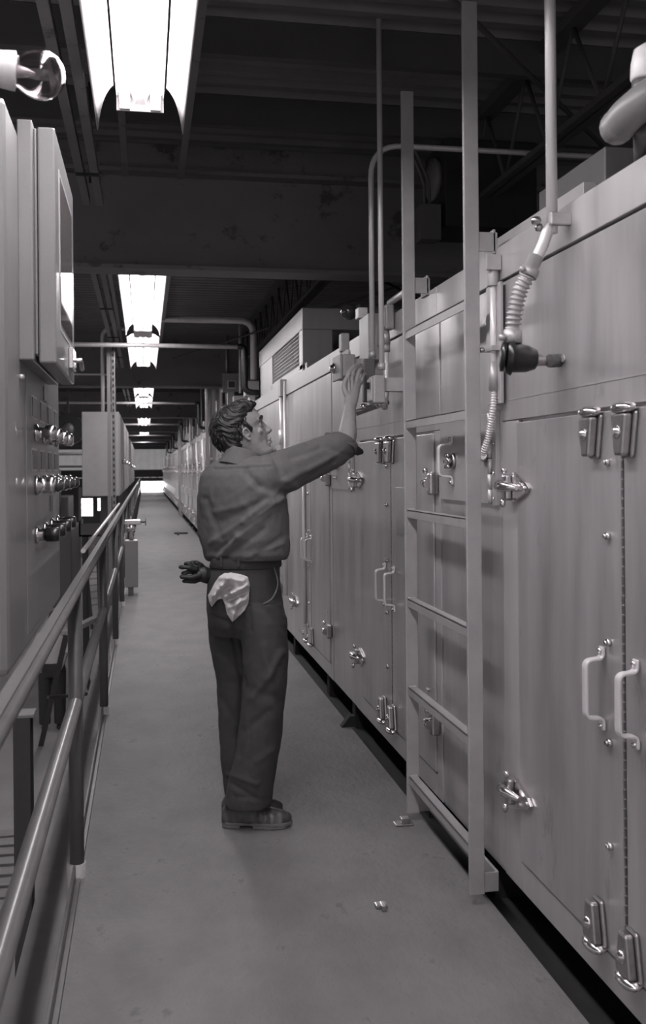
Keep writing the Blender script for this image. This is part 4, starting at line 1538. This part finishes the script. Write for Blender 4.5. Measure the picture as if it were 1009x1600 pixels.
# shirt
sb = MB()
sec = [  # v, left u, right u, Y, front/back radius weight
    (872, 330, 440, 3.97), (858, 323, 446, 3.97), (840, 320, 446, 3.96), (815, 319, 444, 3.96), (785, 317, 441, 3.95), (760, 316, 436, 3.95), (742, 319, 432, 3.95), (728, 328, 424, 3.95), (718, 345, 410, 3.94), (713, 352, 404, 3.94)]
rings = []
for (v, l, r, Y) in sec:
    c = PY((l + r) / 2, v, Y)
    hw = (r - l) / 2 / (F / (Y * math.cos(PSI) + c.x * math.sin(PSI)))
    sc = hw / math.sqrt((.190 * math.sin(fa - .1)) ** 2 + (.125 * math.cos(fa - .1)) ** 2)
    rings.append(ring(c, Ff, Rr, .125 * sc, .190 * min(sc, 1.1), 36, .9))
sb.loft(rings)
# hem rolls over the belt
# sleeve: shoulder, upper arm, open cuff at the elbow
sl = [(PY(398, 754, 3.90), .10), (PY(420, 747, 3.87), .096), (PY(448, 735, 3.89), .089), (PY(478, 723, 3.93), .083), (PY(505, 711, 3.97), .077), (PY(523, 703, 4.0), .073), (PY(533, 695, 4.03), .068), (PY(536, 688, 4.04), .060)]
sb.loft(limb(sl, 28))
# far sleeve along the left side
sb.loft(limb([(PY(350, 742, 4.06), .085), (PY(333, 780, 4.10), .07), (PY(329, 830, 4.14), .058), (PY(338, 868, 4.2), .05)], 24))
shirt_me = remesh(sb, .0055, 5, 'shirt')
sh_cr = [
    (345, 868, 372, 838, 5, .010), (372, 838, 440, 778, 6, .013), (352, 872, 410, 828, 5, -.009), (330, 848, 380, 815, 5, .007), (380, 815, 436, 768, 5, .008), (338, 862, 430, 790, 3.5, -.007),
    (345, 815, 400, 790, 6, -.006), (335, 800, 380, 790, 5, .005), (400, 868, 442, 838, 5, -.007), (385, 870, 440, 850, 4, .006), (325, 868, 445, 868, 5, .006),
    (385, 738, 405, 760, 6, -.012), (405, 760, 450, 772, 7, -.009), (392, 758, 425, 775, 5, .006), (430, 716, 440, 745, 5, -.010), (440, 745, 470, 765, 6, .007), (436, 712, 470, 695, 5, .006),
    (455, 715, 500, 700, 5, -.007), (470, 760, 520, 722, 6, -.007), (445, 752, 515, 716, 5, .007), (500, 695, 545, 712, 4, -.005), (480, 735, 535, 705, 4, .005),
    (338, 730, 420, 726, 2.0, .0035), (335, 733, 425, 729, 2.0, -.003), (395, 790, 440, 770, 5, -.007), (322, 780, 345, 840, 5, -.006),
]
shirt = finish(shirt_me, 'shirt', M['shirt'], man, creases(sh_cr))
# collar band standing up round the neck
cl = MB()
cc = PY(381, 716, 3.935)
o_r = []
for (dz, ra, rb, off) in ((-.045, .098, .104, -.012), (-.012, .084, .086, -.004), (.018, .076, .076, .0), (.032, .071, .072, .002)):
    o_r.append(ring(cc + Z * dz + Ff * off, (Ff - Z * .30).normalized(), (Rr - Z * .10).normalized(), ra, rb, 28))
cl.loft(o_r, True, False)
co_ = cl.build('collar', M['shirt'], man)
so = co_.modifiers.new('t', 'SOLIDIFY')
so.thickness = .005
su = co_.modifiers.new('s', 'SUBSURF')
su.levels = su.render_levels = 1
# open turned-back cuff
cu = MB()
c1, c2 = PY(531, 700, 4.01), PY(537, 688, 4.045)
axd = (PY(538, 676, 4.07) - PY(534, 703, 4.02)).normalized()
au = (PY(562, 704, 4.05) - PY(508, 675, 4.05))
au = (au - axd * au.dot(axd)).normalized()
aw = axd.cross(au)
k_ = -.55 if aw.y < 0 else .55
aw2 = (aw + axd * k_).normalized()
cu.loft([ring(c1 - axd * .012, au, aw, .070, .064, 32), ring(c1 + axd * .012, au, (aw + axd * k_ * .5).normalized(), .074, .066, 32), ring(c1 + axd * .040, au, aw2, .077, .066, 32), ring(c1 + axd * .052, au, aw2, .074, .063, 32), ring(c1 + axd * .030, au, aw2, .066, .056, 32), ring(c1 + axd * .004, au, aw2, .058, .05, 32)], True, False)
cuo = cu.build('cuff', M['shirt'], man)
so = cuo.modifiers.new('t', 'SOLIDIFY')
so.thickness = .003
# loose cuff tab hanging at the elbow
tb_ = MB().loft([ring(PY(549, 697, 4.0), Z, Ff, .030, .010, 14), ring(PY(558, 704, 4.0), Z, Ff, .022, .014, 14), ring(PY(566, 706, 4.01), Z, Ff, .010, .008, 14)])
tb_.build('cuff_tab', M['black'], man)

# trousers
tb2 = MB()


def pr(v, l, r, Y, depth, rot=None):
    c = PY((l + r) / 2, v, Y)
    hw = (r - l) / 2 / (F / (Y * math.cos(PSI) + c.x * math.sin(PSI)))
    return c, hw


def trow(lst, n=28, dfac=1.0):
    R_ = []
    for (v, l, r, Y, dd) in lst:
        c, hw = pr(v, l, r, Y, dd)
        R_.append(ring(c, right, fwd, hw, dd, n, .95))
    return R_


tb2.loft(trow([(870, 333, 437, 3.97, .125), (885, 329, 438, 3.97, .13), (905, 324, 437, 3.97, .145), (930, 322, 440, 3.97, .155), (955, 323, 444, 3.97, .155), (975, 326, 446, 3.97, .14), (992, 335, 446, 3.96, .10)]))
tb2.loft(trow([(940, 362, 441, 3.89, .10), (970, 372, 448, 3.88, .105), (1018, 379, 451, 3.87, .10), (1060, 379, 449, 3.865, .097), (1090, 377, 446, 3.865, .095), (1120, 375, 443, 3.87, .095), (1150, 371, 440, 3.875, .097), (1190, 365, 434, 3.88, .098), (1225, 355, 428, 3.89, .10), (1250, 352, 426, 3.89, .10), (1257, 353, 424, 3.89, .098)]))
tb2.loft(trow([(930, 322, 395, 4.05, .10), (970, 325, 398, 4.06, .10), (1000, 326, 396, 4.07, .098), (1030, 332, 396, 4.08, .095), (1060, 338, 396, 4.09, .093), (1120, 341, 394, 4.10, .09), (1180, 344, 396, 4.11, .09), (1210, 348, 398, 4.12, .09), (1236, 351, 402, 4.13, .09), (1252, 353, 404, 4.13, .088)]))
tro_me = remesh(tb2, .0055, 4, 'trousers')
tr_cr = [(362, 985, 380, 1070, 4, -.008), (380, 1060, 372, 1180, 4, -.006), (415, 1060, 440, 1020, 6, .008), (395, 1090, 425, 1050, 6, .008), (410, 950, 445, 985, 5, -.006), (418, 945, 447, 965, 4, .005), (400, 950, 412, 942, 4, -.004),
         (384, 1075, 440, 1095, 8, -.006), (345, 1020, 372, 1045, 6, -.006), (340, 1000, 365, 1015, 6, .006), (345, 1090, 375, 1140, 6, -.005), (362, 1225, 395, 1245, 4, -.006), (358, 1210, 400, 1225, 4, .006), (375, 1150, 420, 1110, 6, -.005),
         (412, 1010, 432, 1120, 7, .006), (330, 962, 360, 975, 4, -.005), (385, 900, 392, 985, 3, -.003), (400, 1190, 430, 1170, 5, .004), (365, 1245, 425, 1250, 3, -.003)]
tro = finish(tro_me, 'trousers', M['trouser'], man, creases(tr_cr))
# waistband with belt loops and the side pocket opening
wb = MB()
rr = []
for (v, l, r, dd) in ((868, 331, 438, .128), (872, 330, 440, .132), (884, 327, 440, .135), (886, 329, 438, .13)):
    c, hw = pr(v, l, r, 3.97, dd)
    rr.append(ring(c, right, fwd, hw, dd, 36, .95))
wb.loft(rr, True, False)
wo = wb.build('waistband', M['trouser'], man)
so = wo.modifiers.new('t', 'SOLIDIFY')
so.thickness = .003
for u in (345, 372, 412, 437):
    c = PY(u, 878, 3.97 - .132 * math.sqrt(max(0, 1 - ((u - 385) / 56) ** 2)) - .004)
    MB().box(c.x - .005, c.x + .005, c.y - .004, c.y + .004, c.z - .02, c.z + .02).build('belt_loop', M['trouser'], man, bevel=.001)
sl_ = MB().tube(spline([PY(428, 886, 3.87), PY(434, 912, 3.84), PY(426, 934, 3.80), PY(412, 944, 3.795)], 5), .0035, 8)
sl_.build('pocket_edge', M['shirt'], man)


# shoes
def shoe(heel, toe, parent, lift=0.0, scale=1.0):
    d_ = (toe - heel)
    L = d_.length
    d_.normalize()
    sd = Vector((-d_.y, d_.x, 0))
    ub = MB()
    prof = [(0.0, .024, .045), (.05, .033, .068), (.15, .036, .088), (.28, .036, .098), (.38, .038, .092), (.5, .042, .072), (.62, .047, .058), (.75, .049, .05), (.88, .042, .043), (.96, .028, .034), (1.0, .012, .022)]
    rings = []
    for (s, w, h) in prof:
        c = heel + d_ * (L * s) + Z * .022
        r_ = []
        for k in range(20):
            t_ = 2 * PI * k / 20
            cc, ss = math.cos(t_), math.sin(t_)
            r_.append(c + sd * w * cc * (1 if ss < 0 else (1 - .25 * ss)) + Z * ((h * ss) if ss > 0 else .006 * ss))
        rings.append(r_)
    ub.loft(rings)
    me = remesh(ub, .004, 3, 'shoe')
    o = finish(me, 'shoe', M['leather'], parent, lambda co, n: n * (.0018 * noise.noise(co * 40) + .003 * math.sin((co - heel).dot(d_) * 130) * gauss((co - heel).dot(d_) / L - .6, .14)))
    s_ = MB()
    out = [(0, .0), (.01, .024), (.08, .036), (.25, .037), (.38, .034), (.55, .046), (.75, .053), (.9, .044), (.985, .02), (1.01, 0)]
    poly = [heel + d_ * (L * a) + sd * b for a, b in out] + [heel + d_ * (L * a) - sd * b for a, b in out[::-1][1:-1]]
    s_.prism([p + Z * .012 for p in poly], (0, 0, .014))
    heelp = [p for p in [heel + d_ * (L * a) + sd * b for a, b in out[:4]] + [heel + d_ * (L * .27) + sd * .036, heel + d_ * (L * .27) - sd * .036] + [heel + d_ * (L * a) - sd * b for a, b in out[:4][::-1]]]
    s_.prism([p + Z * .001 for p in heelp], (0, 0, .012))
    s_.prism([p + Z * .001 for p in [heel + d_ * (L * .45) + sd * .042, heel + d_ * (L * .75) + sd * .052, heel + d_ * (L * .92) + sd * .04, heel + d_ * (L * .98), heel + d_ * (L * .92) - sd * .04, heel + d_ * (L * .75) - sd * .052, heel + d_ * (L * .45) - sd * .042]], (0, 0, .012))
    s_.build('sole', M['sole'], o, bevel=.004)
    return o


h_ = PY(347, 1287, 3.92)
h_.z = 0
t_ = PY(456, 1287, 3.86)
t_.z = 0
shoe(h_, t_, man)
h_ = Vector((h_.x + .005, 4.01, 0))
shoe(h_, h_ + Vector((.255, -.01, 0)), man)

# gloves stuffed in the far back pocket
gl = thing('work_glove', PY(310, 895, 3.98), 'black leather work gloves sticking out of the man’s back pocket', 'gloves')
gb = MB()
gb.loft(limb([(PY(331, 902, 3.95), .022, .03), (PY(320, 898, 3.95), .030, .034), (PY(309, 894, 3.95), .026, .030), (PY(302, 892, 3.95), .015, .02)], 18))
for (pts, r0) in (([(308, 886, 3.95), (297, 881, 3.94), (290, 881, 3.94)], .011), ([(308, 890, 3.93), (296, 887, 3.92), (281, 886, 3.92)], .010), ([(306, 893, 3.95), (296, 893, 3.94), (286, 896, 3.94)], .011),
                  ([(312, 899, 3.93), (300, 902, 3.92), (284, 901, 3.92)], .012), ([(314, 904, 3.95), (302, 908, 3.94), (288, 908, 3.94)], .011), ([(318, 888, 3.95), (308, 880, 3.94), (300, 879, 3.95)], .012)):
    P_ = spline([PY(*q) for q in pts], 4)
    gb.tube(P_, r0, 10, rs=[r0 * (1.1 - .25 * k / (len(P_) - 1)) for k in range(len(P_))])
    gb.ball(P_[-1], r0 * .85, 8)
finish(remesh(gb, .0032, 2, 'glove'), 'glove', M['glove'], gl, lambda co, n: n * .002 * noise.noise(co * 60))

# white rag hanging from the near back pocket
rg = thing('rag', PY(358, 930, 3.80), 'crumpled white rag hanging out of the man’s back pocket', 'rag')
out = [(388, 901), (378, 897), (362, 894), (350, 895), (342, 900), (335, 910), (328, 924), (324, 930), (327, 944), (331, 949), (340, 938), (347, 936), (351, 946), (354, 960), (363, 973), (372, 965), (383, 955), (389, 942), (390, 925), (391, 915)]


def inside(u, v):
    c = False
    j = len(out) - 1
    for i in range(len(out)):
        (xi, yi), (xj, yj) = out[i], out[j]
        if (yi > v) != (yj > v) and u < (xj - xi) * (v - yi) / (yj - yi) + xi:
            c = not c
        j = i
    return c


def edge_d(u, v):
    return min(seg_dist(u, v, *out[i], *out[(i + 1) % len(out)]) for i in range(len(out)))


def rag_base(u):   # rides on the seat of the trousers
    return 3.97 - .152 * math.sqrt(max(.05, 1 - ((u - 383) / 62) ** 2)) - .01


# volume cloth body: grid front and back sheets joined at the outline
step = .8
cells = {}
vs = []
fs = []
nu = int((392 - 322) / step) + 2
nv = int((976 - 892) / step) + 2
idx = {}


def rag_h(u, v):
    e = min(1, edge_d(u, v) / 9.0) ** .5
    f_ = 0
    for (ax, ay, bx, by, w, amp) in ((335, 930, 355, 905, 5, .016), (355, 905, 380, 908, 4, .014), (343, 928, 360, 918, 4, -.020), (352, 932, 386, 915, 4, .018), (356, 940, 388, 924, 3, -.012), (358, 950, 385, 936, 4, .013),
                                     (350, 918, 356, 935, 4, -.012), (345, 903, 375, 899, 4, .01), (362, 968, 375, 935, 4, .010), (372, 955, 384, 945, 3, -.008), (329, 940, 338, 920, 4, .012), (345, 915, 362, 927, 3, .012)):
        f_ += amp * gauss(seg_dist(u, v, ax, ay, bx, by), w)
    f_ += .005 * noise.noise(Vector((u * .12, v * .12, 0)))
    return .006 + e * (.02 + 2.1 * f_)


for side in (0, 1):
    for i in range(nu + 1):
        for j in range(nv + 1):
            u, v = 322 + i * step, 892 + j * step
            if inside(u, v):
                h = rag_h(u, v) if side == 0 else -.004
                idx[(side, i, j)] = len(vs)
                vs.append(PY(u, v, rag_base(u) - max(h, -.004)))
for side in (0, 1):
    for i in range(nu):
        for j in range(nv):
            q = [(side, i, j), (side, i + 1, j), (side, i + 1, j + 1), (side, i, j + 1)]
            if all(k in idx for k in q):
                f_ = [idx[k] for k in q]
                fs.append(tuple(f_ if side == 0 else f_[::-1]))
# close the border
ec = {}
for f_ in fs:
    for a in range(4):
        e_ = (f_[a], f_[(a + 1) % 4])
        ec[e_] = 1
inv = {v: k for k, v in idx.items()}
for (a, b) in list(ec):
    if (b, a) not in ec:
        ka, kb_ = inv[a], inv[b]
        if ka[0] == 0:
            a2, b2 = idx[(1, ka[1], ka[2])], idx[(1, kb_[1], kb_[2])]
            fs.append((b, a, a2, b2))
mb = MB().add(vs, fs, True)
ro = mb.build('cloth', M['cloth'], rg)
sm_ = ro.modifiers.new('s', 'SMOOTH')
sm_.iterations = 3
sm_.factor = .5

# second worker down in the lower hall
P2 = PY(82, 1130, 14.9)
P2.z = -2.4
w2 = thing('person', P2, 'distant worker in a white shirt and dark trousers standing in the lower hall', 'person')


def q2(dx, dy, z):
    return P2 + Vector((dx, dy, z))


b2 = MB()
b2.loft([ring(q2(0, 0, 1.5), (1, 0, 0), (0, 1, 0), .05, .055), ring(q2(.02, 0, 1.56), (1, 0, 0), (0, 1, 0), .07, .08), ring(q2(.03, 0, 1.64), (1, 0, 0), (0, 1, 0), .075, .095), ring(q2(.03, 0, 1.71), (1, 0, 0), (0, 1, 0), .05, .06)])
b2.loft(limb([(q2(0, 0, 1.54), .05), (q2(0, 0, 1.4), .05), (q2(0, 0, .9), .12)]))
b2.loft(limb([(q2(-.09, 0, .9), .07), (q2(-.1, 0, .5), .05), (q2(-.1, 0, .06), .035)]))
b2.loft(limb([(q2(.09, 0, .9), .07), (q2(.1, 0, .5), .05), (q2(.1, 0, .06), .035)]))
for s in (-1, 1):
    b2.loft(limb([(q2(s * .17, 0, 1.4), .045), (q2(s * .22, -.06, 1.14), .038), (q2(s * .17, -.2, .98), .026), (q2(s * .15, -.26, .95), .03), (q2(s * .14, -.31, .93), .018)]))
    for k in range(4):
        b2.tube([q2(s * .15 + .012 * (k - 1.5), -.28, .945), q2(s * .14 + .012 * (k - 1.5), -.335, .93), q2(s * .135 + .012 * (k - 1.5), -.35, .905)], .008, 6)
    b2.tube([q2(s * .15, -.26, .95), q2(s * .12, -.29, .95)], .009, 6)
b2.ball(q2(.03, -.09, 1.62), .016, 8)
finish(remesh(b2, .009, 2), 'body', M['skin'], w2)
s2 = MB().loft([ring(q2(0, 0, .98), (1, 0, 0), (0, 1, 0), .17, .13), ring(q2(0, 0, 1.2), (1, 0, 0), (0, 1, 0), .18, .14), ring(q2(0, 0, 1.38), (1, 0, 0), (0, 1, 0), .2, .12), ring(q2(0, 0, 1.47), (1, 0, 0), (0, 1, 0), .11, .09)])
for s in (-1, 1):
    s2.loft(limb([(q2(s * .15, 0, 1.41), .07), (q2(s * .22, -.03, 1.25), .06), (q2(s * .22, -.08, 1.12), .055)]))
finish(remesh(s2, .012, 3), 'shirt', M['cloth'], w2)
s2 = MB().loft([ring(q2(0, 0, 1.02), (1, 0, 0), (0, 1, 0), .17, .12), ring(q2(0, 0, .9), (1, 0, 0), (0, 1, 0), .2, .14), ring(q2(0, 0, .78), (1, 0, 0), (0, 1, 0), .18, .13)])
for s in (-1, 1):
    s2.loft(limb([(q2(s * .1, 0, .88), .105), (q2(s * .11, 0, .45), .09), (q2(s * .11, 0, .07), .085)]))
finish(remesh(s2, .012, 3), 'trousers', M['trouser'], w2)
finish(remesh(MB().loft([ring(q2(.03, .01, 1.63), (1, 0, 0), (0, 1, 0), .085, .10), ring(q2(.03, .01, 1.72), (1, 0, 0), (0, 1, 0), .07, .08), ring(q2(.03, .01, 1.76), (1, 0, 0), (0, 1, 0), .03, .04)]), .01, 2), 'hair', M['hair'], w2)
for s in (-1, 1):
    MB().ball(q2(s * .11, -.06, .04), .06, 12, (.8, 2.0, .66)).build('shoe', M['glove'], w2)
